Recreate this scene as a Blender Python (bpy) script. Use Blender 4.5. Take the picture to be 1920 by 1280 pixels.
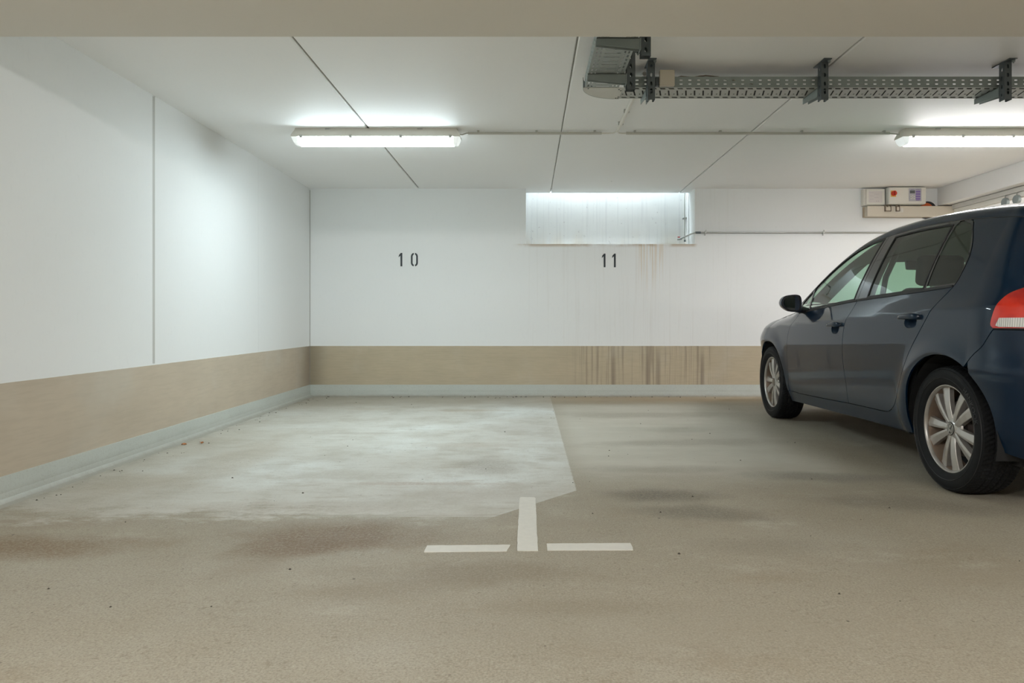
# Underground car park: bays 10 and 11 with a parked dark blue hatchback.
import bpy, bmesh, math, random
import numpy as np
from mathutils import Vector, Matrix
from mathutils.geometry import delaunay_2d_cdt

for _o in list(bpy.data.objects):
    bpy.data.objects.remove(_o, do_unlink=True)
SC = bpy.context.scene
COL = SC.collection
R = math.radians
PI = math.pi

# ------------------------------------------------------------------ camera
EYE = 0.84
cam_d = bpy.data.cameras.new('camera')
cam = bpy.data.objects.new('camera', cam_d)
COL.objects.link(cam)
cam.location = (0, 0, EYE)
cam.rotation_euler = (R(90), 0, 0)
cam_d.sensor_width = 36
cam_d.lens = 1320 * 36 / 1920
cam_d.shift_x = -31 / 1920
cam_d.shift_y = -41.5 / 1920
cam_d.clip_start = 0.05
SC.camera = cam

# ------------------------------------------------------------------ exposure, world
SC.view_settings.view_transform = 'Standard'
SC.view_settings.look = 'None'
SC.view_settings.exposure = 0.26
SC.view_settings.gamma = 1.0
SC.view_settings.use_curve_mapping = False
SC.cycles.use_denoising = True
SC.cycles.use_adaptive_sampling = True
SC.cycles.adaptive_threshold = 0.03
SC.cycles.max_bounces = 10
SC.cycles.diffuse_bounces = 6
SC.cycles.glossy_bounces = 4
SC.cycles.transparent_max_bounces = 16
SC.cycles.sample_clamp_indirect = 6.0
SC.cycles.caustics_reflective = False
SC.cycles.caustics_refractive = False
wd = bpy.data.worlds.new('daylight'); SC.world = wd
wd.use_nodes = True
wd.node_tree.nodes['Background'].inputs[0].default_value = (0.80, 0.92, 1.0, 1)   # overcast sky seen only by the light well
wd.node_tree.nodes['Background'].inputs[1].default_value = 13.0

# lamp strengths (used by the luminaires further down)
LAMP_A = ((0.83, 0.975, 1.02), 68.0, .34)
LAMP_B = ((1.0, 0.97, 0.985), 118.0, .19)
LAMP_LANE = ((1.0, 0.99, 0.985), 190.0, .5)
LAMP_FILL = ((1.0, 0.97, 0.97), 230.0, .3)  # added unseen lamp, brightens the ceiling on the right

# ------------------------------------------------------------------ node helpers
class NT:
    def __init__(s, name):
        s.m = bpy.data.materials.new(name); s.m.use_nodes = True
        s.t = s.m.node_tree; s.t.nodes.clear()
        s.out = s.t.nodes.new('ShaderNodeOutputMaterial')
    def n(s, typ, **kw):
        nd = s.t.nodes.new(typ)
        for k, v in kw.items(): setattr(nd, k, v)
        return nd
    def put(s, sock, v):
        if v is None: return
        if hasattr(v, 'is_output') or hasattr(v, 'links'): s.t.links.new(v, sock)
        else:
            if isinstance(v, tuple) and len(v) == 3 and sock.type == 'RGBA': v = (*v, 1)
            sock.default_value = v
    def math(s, op, a, b=None, c=None, clamp=False):
        nd = s.n('ShaderNodeMath', operation=op); nd.use_clamp = clamp
        s.put(nd.inputs[0], a); s.put(nd.inputs[1], b); s.put(nd.inputs[2], c)
        return nd.outputs[0]
    def mul(s, a, b): return s.math('MULTIPLY', a, b)
    def add(s, a, b): return s.math('ADD', a, b)
    def sub(s, a, b): return s.math('SUBTRACT', a, b)
    def mx(s, a, b): return s.math('MAXIMUM', a, b)
    def mn(s, a, b): return s.math('MINIMUM', a, b)
    def step(s, x, a, b):
        nd = s.n('ShaderNodeMapRange', interpolation_type='SMOOTHSTEP')
        lo, hi, f0, f1 = (a, b, 0.0, 1.0) if a < b else (b, a, 1.0, 0.0)
        s.put(nd.inputs[0], x); nd.inputs[1].default_value = lo; nd.inputs[2].default_value = hi
        nd.inputs[3].default_value = f0; nd.inputs[4].default_value = f1
        return nd.outputs[0]
    def coord(s):
        tc = s.n('ShaderNodeTexCoord'); sx = s.n('ShaderNodeSeparateXYZ')
        s.t.links.new(tc.outputs['Object'], sx.inputs[0])
        s.P = tc.outputs['Object']; return sx.outputs
    def scaled(s, sc, off=(0, 0, 0)):
        mp = s.n('ShaderNodeMapping'); s.put(mp.inputs[0], s.P)
        mp.inputs['Scale'].default_value = sc; mp.inputs['Location'].default_value = off
        return mp.outputs[0]
    def noise(s, scale, detail=4, rough=.55, vec=None, dist=0.0):
        if vec is None:                                       # the same noise is evaluated once per material
            key = (scale, detail, rough, dist); s.cache = getattr(s, 'cache', {})
            if key not in s.cache: s.cache[key] = s.noise(scale, detail, rough, s.P, dist)
            return s.cache[key]
        nd = s.n('ShaderNodeTexNoise'); s.put(nd.inputs['Vector'], vec if vec is not None else s.P)
        nd.inputs['Scale'].default_value = scale; nd.inputs['Detail'].default_value = detail
        nd.inputs['Roughness'].default_value = rough; nd.inputs['Distortion'].default_value = dist
        return nd.outputs[0]
    def voro(s, scale, vec=None):
        nd = s.n('ShaderNodeTexVoronoi'); s.put(nd.inputs['Vector'], vec if vec is not None else s.P)
        nd.inputs['Scale'].default_value = scale
        return nd.outputs['Distance'], nd.outputs['Color']
    def mix(s, f, a, b):
        nd = s.n('ShaderNodeMix', data_type='RGBA')
        s.put(nd.inputs[0], f); s.put(nd.inputs[6], a); s.put(nd.inputs[7], b)
        return nd.outputs[2]
    def bump(s, h, strength=.2, dist=.002):
        nd = s.n('ShaderNodeBump'); s.put(nd.inputs['Height'], h)
        nd.inputs['Strength'].default_value = strength; nd.inputs['Distance'].default_value = dist
        return nd.outputs[0]
    def bsdf(s, color, rough=.6, metal=0., coat=0., coat_rough=.03, normal=None, spec=.5, emit=None, estr=0., ior=None):
        b = s.n('ShaderNodeBsdfPrincipled')
        s.put(b.inputs['Base Color'], color); s.put(b.inputs['Roughness'], rough)
        b.inputs['Metallic'].default_value = metal; b.inputs['Coat Weight'].default_value = coat
        b.inputs['Coat Roughness'].default_value = coat_rough
        b.inputs['Specular IOR Level'].default_value = spec
        if ior: b.inputs['IOR'].default_value = ior
        if normal is not None: s.put(b.inputs['Normal'], normal)
        if emit: b.inputs['Emission Color'].default_value = (*emit, 1); b.inputs['Emission Strength'].default_value = estr
        s.t.links.new(b.outputs[0], s.out.inputs[0]); s.b = b
        return s.m

def simple(name, c, rough=.5, metal=0., coat=0., var=.06, nscale=9., bump=0., **kw):
    n = NT(name); n.coord()
    f = n.noise(nscale, 5)
    col = n.mix(f, tuple(max(0, v * (1 - var)) for v in c), tuple(v * (1 + var) for v in c))
    nm = n.bump(n.noise(nscale * 25, 3), bump, .001) if bump else None
    return n.bsdf(col, rough, metal, coat, normal=nm, **kw)

# ------------------------------------------------------------------ mesh helpers
def tag(o, label=None, cat=None, group=None, kind=None):
    if label: o['label'] = label
    if cat: o['category'] = cat
    if group: o['group'] = group
    if kind: o['kind'] = kind
    return o
def empty(name, loc=(0, 0, 0), rz=0., label=None, cat=None, group=None, parent=None):
    o = bpy.data.objects.new(name, None); COL.objects.link(o)
    o.location = loc; o.rotation_euler = (0, 0, rz); o.empty_display_size = .1
    if parent: o.parent = parent
    return tag(o, label, cat, group)
def mesh(name, V, Fc, mat, parent=None, smooth=False, nrm=None, loc=None):
    me = bpy.data.meshes.new(name)
    me.from_pydata([tuple(v) for v in V], [], [tuple(f) for f in Fc])
    me.validate(); me.update()
    if mat: me.materials.append(mat)
    if smooth: me.polygons.foreach_set('use_smooth', [True] * len(me.polygons))
    if nrm is not None and len(nrm) == len(me.vertices): me.normals_split_custom_set_from_vertices([tuple(n) for n in nrm])
    o = bpy.data.objects.new(name, me); COL.objects.link(o)
    if parent: o.parent = parent
    if loc: o.location = loc
    return o
class MB:
    """collects shapes that become ONE mesh"""
    def __init__(s): s.bm = bmesh.new()
    def box(s, x0, x1, y0, y1, z0, z1, bev=0.):
        r = bmesh.ops.create_cube(s.bm, size=1)
        for v in r['verts']:
            v.co = Vector((x0 + (v.co.x + .5) * (x1 - x0), y0 + (v.co.y + .5) * (y1 - y0), z0 + (v.co.z + .5) * (z1 - z0)))
        if bev:
            es = list({e for v in r['verts'] for e in v.link_edges})
            bmesh.ops.bevel(s.bm, geom=es, offset=bev, segments=2, affect='EDGES', profile=.5)
        return s
    def prism(s, pts, a0, a1, axis='y'):
        """extrude a 2D outline along an axis; pts are the two other coordinates in order"""
        def co(p, a):
            return {'x': (a, p[0], p[1]), 'y': (p[0], a, p[1]), 'z': (p[0], p[1], a)}[axis]
        A = [s.bm.verts.new(co(p, a0)) for p in pts]; B = [s.bm.verts.new(co(p, a1)) for p in pts]
        n = len(pts)
        s.bm.faces.new(A); s.bm.faces.new(B[::-1])
        for i in range(n): s.bm.faces.new((A[i], B[i], B[(i + 1) % n], A[(i + 1) % n]))
        return s
    def tube(s, pts, r, seg=10, cap=True, radii=None):
        pts = [Vector(p) for p in pts]; rings = []
        up = Vector((0, 0, 1)) if abs((pts[-1] - pts[0]).normalized().z) < .9 else Vector((1, 0, 0))
        for i, p in enumerate(pts):
            d = (pts[min(i + 1, len(pts) - 1)] - pts[max(i - 1, 0)]).normalized()
            a = d.cross(up).normalized(); b = d.cross(a).normalized()
            rr = radii[i] if radii else r
            rings.append([s.bm.verts.new(p + a * rr * math.cos(k * 2 * PI / seg) + b * rr * math.sin(k * 2 * PI / seg)) for k in range(seg)])
        for A, B in zip(rings, rings[1:]):
            for k in range(seg): s.bm.faces.new((A[k], A[(k + 1) % seg], B[(k + 1) % seg], B[k]))
        if cap: s.bm.faces.new(rings[0][::-1]); s.bm.faces.new(rings[-1])
        return s
    def lathe(s, prof, seg=48, axis='x', c=(0, 0, 0), close=False):
        """prof: (along-axis, radius)"""
        rings = []
        for a, r in prof:
            ring = []
            for k in range(seg):
                t = k * 2 * PI / seg
                q = {'x': (a, r * math.cos(t), r * math.sin(t)), 'y': (r * math.cos(t), a, r * math.sin(t)), 'z': (r * math.cos(t), r * math.sin(t), a)}[axis]
                ring.append(s.bm.verts.new((q[0] + c[0], q[1] + c[1], q[2] + c[2])))
            rings.append(ring)
        if close: rings.append(rings[0])
        for A, B in zip(rings, rings[1:]):
            for k in range(seg): s.bm.faces.new((A[k], A[(k + 1) % seg], B[(k + 1) % seg], B[k]))
        if not close:
            s.bm.faces.new(rings[0][::-1]); s.bm.faces.new(rings[-1])
        return s
    def build(s, name, mat, parent=None, smooth=None, loc=None):
        bmesh.ops.recalc_face_normals(s.bm, faces=s.bm.faces)
        me = bpy.data.meshes.new(name); s.bm.to_mesh(me); s.bm.free()
        if mat: me.materials.append(mat)
        if smooth:
            me.polygons.foreach_set('use_smooth', [True] * len(me.polygons))
            me.set_sharp_from_angle(angle=R(smooth if smooth is not True else 35))
        o = bpy.data.objects.new(name, me); COL.objects.link(o)
        if parent: o.parent = parent
        if loc: o.location = loc
        return o
def pip(p, poly):
    x, y = p; c = False; n = len(poly); j = n - 1
    for i in range(n):
        xi, yi = poly[i]; xj, yj = poly[j]
        if (yi > y) != (yj > y) and x < (xj - xi) * (y - yi) / (yj - yi) + xi: c = not c
        j = i
    return c
def area2(p): return sum(p[i - 1][0] * p[i][1] - p[i][0] * p[i - 1][1] for i in range(len(p)))
def dens(poly, step, closed=True):
    out = []; n = len(poly)
    for i in range(n if closed else n - 1):
        a, b = poly[i], poly[(i + 1) % n]; k = max(1, int(math.ceil(math.dist(a, b) / step)))
        out += [(a[0] + (b[0] - a[0]) * j / k, a[1] + (b[1] - a[1]) * j / k) for j in range(k)]
    if not closed: out.append(poly[-1])
    return out
def smooth_line(pts, k=6):
    """Catmull-Rom through the points"""
    out = []
    P_ = [(2 * pts[0][0] - pts[1][0], 2 * pts[0][1] - pts[1][1])] + list(pts) + [(2 * pts[-1][0] - pts[-2][0], 2 * pts[-1][1] - pts[-2][1])]
    for i in range(1, len(P_) - 2):
        p0, p1, p2, p3 = P_[i - 1:i + 3]
        for j in range(k):
            t = j / k
            out.append(tuple(.5 * ((2 * p1[c]) + (-p0[c] + p2[c]) * t + (2 * p0[c] - 5 * p1[c] + 4 * p2[c] - p3[c]) * t * t + (-p0[c] + 3 * p1[c] - 3 * p2[c] + p3[c]) * t ** 3) for c in (0, 1)))
    out.append(tuple(pts[-1])); return out
def inset(poly, d):
    n = len(poly); sgn = 1 if area2(poly) > 0 else -1; out = []
    for i in range(n):
        a, b, c = poly[i - 1], poly[i], poly[(i + 1) % n]
        e1 = Vector((b[0] - a[0], b[1] - a[1])); e2 = Vector((c[0] - b[0], c[1] - b[1]))
        if e1.length < 1e-9 or e2.length < 1e-9: out.append(b); continue
        e1.normalize(); e2.normalize()
        n1 = Vector((-e1.y, e1.x)) * sgn; n2 = Vector((-e2.y, e2.x)) * sgn
        m = n1 + n2
        if m.length < 1e-6: m = n1
        m.normalize(); k = d / max(.5, m.dot(n1))
        out.append((b[0] + m.x * k, b[1] + m.y * k))
    return out
def fill2d(outer, holes=(), res=.02, interior=True):
    loops = [list(outer)] + [list(h) for h in holes]
    V = []; E = []; L = []
    for lp in loops:
        s0 = len(V); V += [Vector(p) for p in lp]; n = len(lp)
        E += [(s0 + i, s0 + (i + 1) % n) for i in range(n)]; L.append(list(range(s0, s0 + n)))
    if interior:
        xs = [p[0] for p in outer]; ys = [p[1] for p in outer]
        allp = np.array([p for lp in loops for p in lp])
        x = min(xs) + res * .5
        while x < max(xs):
            y = math.ceil(min(ys) / res) * res
            while y < max(ys):
                if pip((x, y), outer) and not any(pip((x, y), h) for h in holes):
                    if np.min((allp[:, 0] - x) ** 2 + (allp[:, 1] - y) ** 2) > (res * .45) ** 2: V.append(Vector((x, y)))
                y += res
            x += res
    r = delaunay_2d_cdt(V, E, [], 0, 1e-6)
    ov, of, orig = r[0], r[2], r[3]
    ov = [(v.x, v.y) for v in ov]
    faces = []
    for f in of:
        cx = sum(ov[i][0] for i in f) / len(f); cy = sum(ov[i][1] for i in f) / len(f)
        if pip((cx, cy), outer) and not any(pip((cx, cy), h) for h in holes): faces.append(tuple(f))
    back = {}
    for i, oo in enumerate(orig):
        for q in oo: back.setdefault(q, i)
    L = [[back[i] for i in lp] for lp in L]
    return ov, faces, L

# ================================================================== materials of the room
def mat_white(name, base=(.80, .815, .81), band=None, stains=False, rust=False):
    n = NT(name); x, y, z = n.coord()
    f = n.noise(1.3, 5, .5)
    col = n.mix(n.mul(f, .5), base, tuple(v * .93 for v in base))
    fine = n.noise(60, 4, .6, n.scaled((1, 1, .35)))
    col = n.mix(n.mul(n.step(fine, .55, .8), .18), col, tuple(v * .82 for v in base))
    d, c = n.voro(1.7, n.scaled((1, 1, 1), (.3, .2, .7)))
    col = n.mix(n.mul(n.step(d, .02, .008), .65), col, (.22, .2, .18))
    if stains:
        # run marks under the opening of the light well: thin vertical streaks
        st = n.noise(9.0, 5, .65, n.scaled((5.0, 1, .10)))
        m = n.mul(n.step(x, -.35, .45), n.step(x, 2.6, 1.9))
        m = n.mul(m, n.step(z, .3, .75))
        col = n.mix(n.mul(n.mul(n.step(st, .5, .8), m), .26), col, (.55, .52, .46))
        st2 = n.noise(16.0, 3, .5, n.scaled((4.0, 1, .06), (3, 0, 0)))
        rx = n.mul(n.step(x, 1.16, 1.26), n.step(x, 1.52, 1.42)); rz = n.mul(n.step(z, 1.0, 1.66), n.step(z, 1.70, 1.66))
        col = n.mix(n.mul(n.mul(n.mul(n.step(st2, .42, .62), rx), rz), .62), col, (.62, .47, .28))
        ex = n.mul(n.step(x, -.2, .0), n.step(x, 1.86, 1.80)); ez = n.mul(n.step(z, 1.62, 1.662), n.step(z, 1.668, 1.664))
        col = n.mix(n.mul(n.mul(ex, ez), n.mul(n.step(n.noise(4.2, 4), .35, .6), .75)), col, (.42, .30, .18))
    if band:
        bn = n.noise(3.2, 5, .6, n.scaled((1, 1, 2.0)))
        bc = n.mix(bn, tuple(v * 1.13 for v in band), tuple(v * .86 for v in band))
        wv = n.noise(38, 3, .5, n.scaled((.15, .15, 1.6)))
        bc = n.mix(n.mul(n.step(wv, .4, .7), .22), bc, tuple(v * .75 for v in band))
        pa = n.noise(1.5, 4, .6, n.scaled((1, 1, 1), (5, 3, 1)))
        bc = n.mix(n.mul(n.step(pa, .5, .75), .35), bc, (.56, .55, .49))
        if stains:
            s3 = n.noise(7.0, 4, .6, n.scaled((6.0, 1, .12), (1.7, 0, 0)))
            m3 = n.mul(n.step(x, .35, .75), n.step(x, 2.3, 1.8))
            bc = n.mix(n.mul(n.mul(n.step(s3, .48, .68), m3), .55), bc, (.20, .155, .12))
            for a in (.93, 1.30, 1.42, 1.90):
                q = n.mul(n.step(x, a - .035, a), n.step(x, a + .04, a + .005))
                bc = n.mix(n.mul(q, n.mul(n.step(z, .62, .3), .55)), bc, (.19, .15, .12))
        if name == 'wall_left_paint':      # old damp dirt in the corner
            bc = n.mix(n.mul(n.step(y, 7.15, 7.72), .62), bc, (.24, .20, .15))
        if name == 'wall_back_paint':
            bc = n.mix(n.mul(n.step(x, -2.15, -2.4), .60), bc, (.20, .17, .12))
        edge = n.add(.5485, n.mul(n.sub(n.noise(14, 2), .5), .003))
        col = n.mix(n.math('LESS_THAN', z, edge), col, bc)
    h = n.add(n.mul(n.noise(8, 4), .5), n.mul(n.noise(180, 3), .15))
    return n.bsdf(col, .62, normal=n.bump(h, .25, .003), spec=.35)

M_WALLL = mat_white('wall_left_paint', (.78, .795, .79), band=(.50, .43, .335))
M_WALLB = mat_white('wall_back_paint', (.80, .815, .81), band=(.475, .405, .29), stains=True)
M_WALL = mat_white('wall_plain_paint', (.80, .79, .77))
M_CEIL = mat_white('ceiling_paint', (.92, .92, .915))
M_BEAM = mat_white('beam_paint', (.72, .69, .63))

def mat_shaft():
    n = NT('light_well_concrete'); x, y, z = n.coord()
    c = n.mix(n.noise(2.2, 5, .6), (.78, .79, .77), (.62, .63, .62))
    st = n.noise(6, 5, .6, n.scaled((6, 1, .15)))
    c = n.mix(n.mul(n.step(st, .5, .78), .45), c, (.45, .45, .46))
    c = n.mix(n.mul(n.step(n.noise(30, 4), .66, .74), .5), c, (.35, .33, .33))
    c = n.mix(n.mul(n.mul(n.step(z, 1.95, 1.68), n.step(n.noise(5, 4, .5, n.scaled((1, 1, .3))), .4, .65)), .4), c, (.60, .52, .40))
    return n.bsdf(c, .7)
M_SHAFT = mat_shaft()

def mat_floor():
    n = NT('floor_coating'); x, y, z = n.coord()
    warp = n.mul(n.sub(n.noise(2.5, 3), .5), .10)
    fw = n.mul(n.sub(n.noise(22, 3), .5), .03)
    base = n.mix(n.noise(.9, 6, .65), (.385, .348, .272), (.275, .237, .172))
    base = n.mix(n.mul(n.step(n.noise(1.6, 6, .7, n.scaled((.7, 1.2, 1), (12, 3, 0))), .52, .72), .55), base, (.27, .215, .145))
    base = n.mix(n.mul(n.step(n.noise(2.6, 6, .7, n.scaled((.7, 1.2, 1), (1, 13, 0))), .55, .75), .5), base, (.50, .475, .40))
    base = n.mix(n.mul(n.step(n.noise(.55, 4, .6, n.scaled((1, 1, 1), (4, 2, 0))), .45, .7), .55), base, (.415, .40, .335))
    # grain of the coating
    g = n.noise(150, 2, .7)
    g2 = n.noise(48, 5, .75)
    g3 = n.noise(7, 6, .7)
    base = n.mix(n.mul(n.step(g, .5, .64), .42), base, (.17, .15, .115))
    base = n.mix(n.mul(n.step(g, .46, .34), .20), base, (.60, .57, .48))
    base = n.mix(n.mul(n.step(g2, .50, .66), n.add(.16, n.mul(n.step(g3, .42, .66), .42))), base, (.19, .155, .11))
    base = n.mix(n.mul(n.step(n.noise(26, 4, .7, n.scaled((1, 1, 1), (9, 1, 0))), .56, .70), .16), base, (.55, .52, .44))
    b11 = n.mul(n.mul(n.step(x, .1, .4), n.step(x, 2.0, 1.5)), n.mul(n.step(n.add(y, n.mul(warp, 5.)), 3.4, 4.2), n.step(y, 7.3, 6.6)))
    base = n.mix(n.mul(b11, n.add(.35, n.mul(n.noise(2.2, 6, .7, n.scaled((.6, 1.3, 1))), .9))), base, (.54, .52, .445))
    base = n.mix(n.mul(n.mul(n.step(x, -.2, .6), n.step(y, 6.9, 7.4)), .55), base, (.46, .36, .24))
    # brown wear where cars drive in
    def blot(cx, cy, rx, ry, col, k, base, ns=3.5, ang=0.):
        ca, sa = math.cos(ang), math.sin(ang)
        dx = n.sub(x, cx); dy = n.sub(y, cy)
        u = n.add(n.mul(dx, ca / rx), n.mul(dy, sa / rx)); v = n.add(n.mul(dx, -sa / ry), n.mul(dy, ca / ry))
        r = n.math('SQRT', n.add(n.mul(u, u), n.mul(v, v)))
        r = n.add(r, n.mul(n.sub(n.noise(ns, 5, .65), .5), 1.5))
        m = n.mul(n.step(r, 1.15, .25), k)
        m = n.mul(m, n.add(.42, n.mul(n.step(n.noise(75, 5, .75), .36, .60), .58)))
        return n.mix(m, base, col)
    for a in [(-.70, 2.74, .50, .22, (.185, .125, .072), .95, .0), (-.82, 2.58, .30, .13, (.175, .115, .062), .95, .3), (-1.85, 2.60, .50, .18, (.20, .14, .085), .95, .1),
              (-2.1, 2.9, .6, .12, (.27, .22, .16), .5, 0), (-.95, 2.40, .20, .12, (.26, .21, .15), .5, .8),
              (.62, 3.36, .34, .16, (.15, .13, .10), .95, 0.), (.76, 3.06, .34, .15, (.17, .15, .115), .85, -.2), (.85, 2.62, .30, .12, (.24, .21, .16), .5, 0),
              (-.15, 2.33, .5, .13, (.22, .18, .125), .75, 0), (-.45, 2.20, .35, .10, (.24, .195, .135), .6, .2), (.1, 2.05, .4, .08, (.25, .21, .15), .6, 0), (.1, 2.9, .25, .08, (.28, .24, .18), .4, 0),
              (.75, 3.95, .5, .12, (.24, .21, .16), .5, 0), (1.1, 4.8, .9, .16, (.26, .23, .175), .5, .1), (1.75, 3.2, .45, .18, (.15, .135, .11), .6, -.2),
              (1.6, 3.75, .5, .15, (.16, .15, .125), .55, -.1), (1.0, 6.2, 1.0, .25, (.25, .22, .16), .5, 0), (.7, 7.1, .9, .2, (.30, .24, .16), .45, 0), (1.75, 7.35, .8, .2, (.33, .24, .14), .5, 0),
              (1.5, 2.3, .7, .15, (.30, .26, .195), .4, 0), (.5, 1.9, .9, .2, (.31, .275, .21), .4, 0), (2.0, 2.2, .8, .25, (.29, .25, .19), .4, 0)]:
        base = blot(a[0], a[1], a[2], a[3], a[4], a[5], base, ang=a[6])
    # repaired, lighter coating in bay 10
    pc = n.mix(n.noise(1.6, 5, .6, n.scaled((.6, 1.4, 1))), (.62, .63, .585), (.50, .485, .43))
    pc = n.mix(n.mul(n.step(n.noise(1.1, 3, .5, n.scaled((.7, 1, 1), (2.2, 6.5, 0))), .48, .68), .8), pc, (.70, .735, .71))
    st = n.noise(7, 8, .8, n.scaled((.55, 2.2, 1)))
    pc = n.mix(n.mul(n.step(st, .50, .68), .60), pc, (.41, .365, .295))
    m_ = n.noise(18, 8, .8, n.scaled((.6, 1.3, 1), (7, 2, 0)))
    pc = n.mix(n.mul(n.step(m_, .54, .66), .42), pc, (.34, .31, .26))
    st2 = n.noise(11, 8, .8, n.scaled((.35, 2.8, 1), (3, 1, 0)))
    pc = n.mix(n.mul(n.step(st2, .60, .70), .75), pc, (.22, .185, .145))
    gr = n.noise(90, 3, .7)
    pc = n.mix(n.mul(n.step(gr, .5, .66), .26), pc, (.36, .33, .28))
    for a in [(-.25, 4.05, .22, .30, (.30, .27, .22), .65), (-.55, 3.6, .55, .05, (.34, .25, .18), .6), (-1.25, 5.2, .45, .06, (.33, .29, .23), .5), (-.4, 4.7, .35, .12, (.42, .36, .29), .5),
              (-.6, 6.5, .5, .10, (.42, .34, .23), .6), (-1.5, 6.6, .35, .12, (.40, .33, .23), .5), (-.25, 3.4, .6, .2, (.44, .41, .36), .55), (-1.75, 4.2, .25, .9, (.42, .37, .29), .6),
              (-2.05, 3.6, .3, .3, (.40, .35, .27), .6), (-.1, 5.4, .3, .4, (.48, .46, .42), .5), (-1.1, 3.15, .9, .12, (.40, .36, .30), .5)]:
        pc = blot(a[0], a[1], a[2], a[3], a[4], a[5], pc, 5.)
    ex = n.add(x, n.mul(fw, .35))
    e1 = n.step(ex, .240, .230)
    e2 = n.step(n.add(n.sub(n.sub(y, 3.175), n.mul(n.sub(x, 0.0), 1.20)), n.mul(fw, .5)), -.008, .008)
    soft = n.mul(n.sub(n.noise(5, 6, .75, n.scaled((.6, 1, 1))), .5), 1.3)
    e3 = n.step(n.add(n.add(y, n.mul(soft, n.step(x, -.1, -.5))), fw), 2.90, 3.18)
    e3 = n.mx(e3, n.mul(n.step(y, 2.995, 3.002), n.step(x, -.9, -.3)))
    e4 = n.step(n.add(y, n.mul(warp, 4.0)), 7.2, 6.4)
    pm = n.mul(n.mul(e1, e2), e3)
    pm = n.mul(pm, n.add(.35, n.mul(e4, .65)))
    wear = n.step(n.noise(3.0, 6, .65), .68, .42)
    pm = n.mul(pm, n.add(.60, n.mul(wear, .40)))
    pm = n.mul(pm, n.add(.55, n.mul(n.step(n.add(x, n.mul(soft, .5)), -2.3, -1.2), .45)))
    col = n.mix(pm, base, pc)
    # seams across the bay
    for sy, k in ((5.95, .35), (3.02, .35)):
        d = n.math('ABSOLUTE', n.sub(y, n.add(sy, n.mul(fw, .2))))
        m = n.mul(n.mul(n.step(d, .012, .003), k), n.mul(n.step(x, .1, 0), n.step(n.noise(2.2, 2), .3, .5)))
        col = n.mix(m, col, (.30, .27, .22))
    # dirt collected along the kerb
    dk = n.mx(n.step(n.add(y, n.mul(warp, 1.)), 7.50, 7.68), n.step(n.add(x, n.mul(warp, 1.)), -2.24, -2.36))
    col = n.mix(n.mul(dk, n.mul(n.step(n.noise(7, 5, .7), .35, .7), .55)), col, (.20, .165, .115))
    ln = n.mx(n.step(n.add(y, fw), 7.635, 7.665), n.mul(n.step(n.add(x, fw), -2.325, -2.35), n.step(y, 5.2, 6.6)))
    col = n.mix(n.mul(ln, n.step(n.noise(11, 5, .7), .35, .6)), col, (.13, .115, .09))
    # grit
    d, c = n.voro(9)
    sc = n.n('ShaderNodeSeparateColor'); n.put(sc.inputs[0], c)
    keep = n.math('GREATER_THAN', sc.outputs[0], .86)
    dd = n.add(d, n.mul(n.sub(n.noise(60, 2), .5), .09))
    col = n.mix(n.mul(n.mul(n.step(dd, .06, .035), keep), .8), col, (.07, .055, .04))
    d, c = n.voro(34, n.scaled((1, 1, 1), (.4, .1, 0)))
    sc = n.n('ShaderNodeSeparateColor'); n.put(sc.inputs[0], c)
    col = n.mix(n.mul(n.mul(n.step(d, .16, .08), n.math('GREATER_THAN', sc.outputs[1], .95)), .6), col, (.10, .08, .06))
    h = n.add(n.mul(n.noise(130, 3, .7), .6), n.mul(n.noise(3, 4), .6))
    rough = n.add(.50, n.mul(n.noise(4, 4), .2))
    return n.bsdf(col, rough, normal=n.bump(h, .35, .003), spec=.35)
M_FLOOR = mat_floor()
def mat_kerb():
    n = NT('kerb_coating'); x, y, z = n.coord()
    c = n.mix(n.noise(3, 4), (.53, .565, .525), (.45, .48, .445))
    c = n.mix(n.mul(n.step(n.noise(110, 3, .7), .52, .7), .3), c, (.27, .26, .22))
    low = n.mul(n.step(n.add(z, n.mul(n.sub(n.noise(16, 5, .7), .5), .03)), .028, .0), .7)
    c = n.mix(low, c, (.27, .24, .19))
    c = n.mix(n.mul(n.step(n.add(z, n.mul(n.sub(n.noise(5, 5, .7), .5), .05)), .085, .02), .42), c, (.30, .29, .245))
    return n.bsdf(c, .55, normal=n.bump(n.noise(120, 3), .3, .002))
M_KERB = mat_kerb()
M_DARK = simple('joint_dark', (.035, .032, .028), .9)
M_SEAL = simple('grey_sealant', (.50, .50, .475), .6)
M_MARK = simple('road_marking_paint', (.66, .645, .585), .55, var=.10, nscale=30, bump=.3)
M_NUM = simple('stencil_paint', (.020, .026, .032), .55)
M_GALV = None
def mat_galv(name, a, b, metal=.75, rough=.42):
    n = NT(name); n.coord()
    d, c = n.voro(45)
    f = n.noise(14, 4)
    col = n.mix(f, a, b)
    return n.bsdf(col, rough, metal, normal=n.bump(n.noise(60, 2), .05, .001))
M_GALV = mat_galv('galvanised_sheet', (.235, .275, .27), (.315, .36, .35), .35, .5)
M_GALVD = mat_galv('galvanised_channel', (.095, .115, .125), (.15, .175, .185), .45, .45)
M_GALVB = mat_galv('tray_bottom_lit_sheet', (.40, .41, .385), (.48, .49, .46), .3, .5)  # lighter copy of the sheet: light off the floor put into the colour
M_GALVB2 = mat_galv('branch_bottom_lit_sheet', (.29, .32, .31), (.36, .39, .38), .3, .5)  # branch underside, also lightened in colour for light from below
M_GALVP = mat_galv('bare_zinc_plate', (.56, .55, .50), (.64, .63, .58), .35, .5)
M_PLAS = simple('white_plastic', (.74, .72, .66), .45, var=.02)
M_CREAM = simple('cream_plastic', (.66, .60, .50), .45, var=.03)
M_PIPE = simple('grey_conduit', (.56, .55, .51), .45, var=.03)
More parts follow.
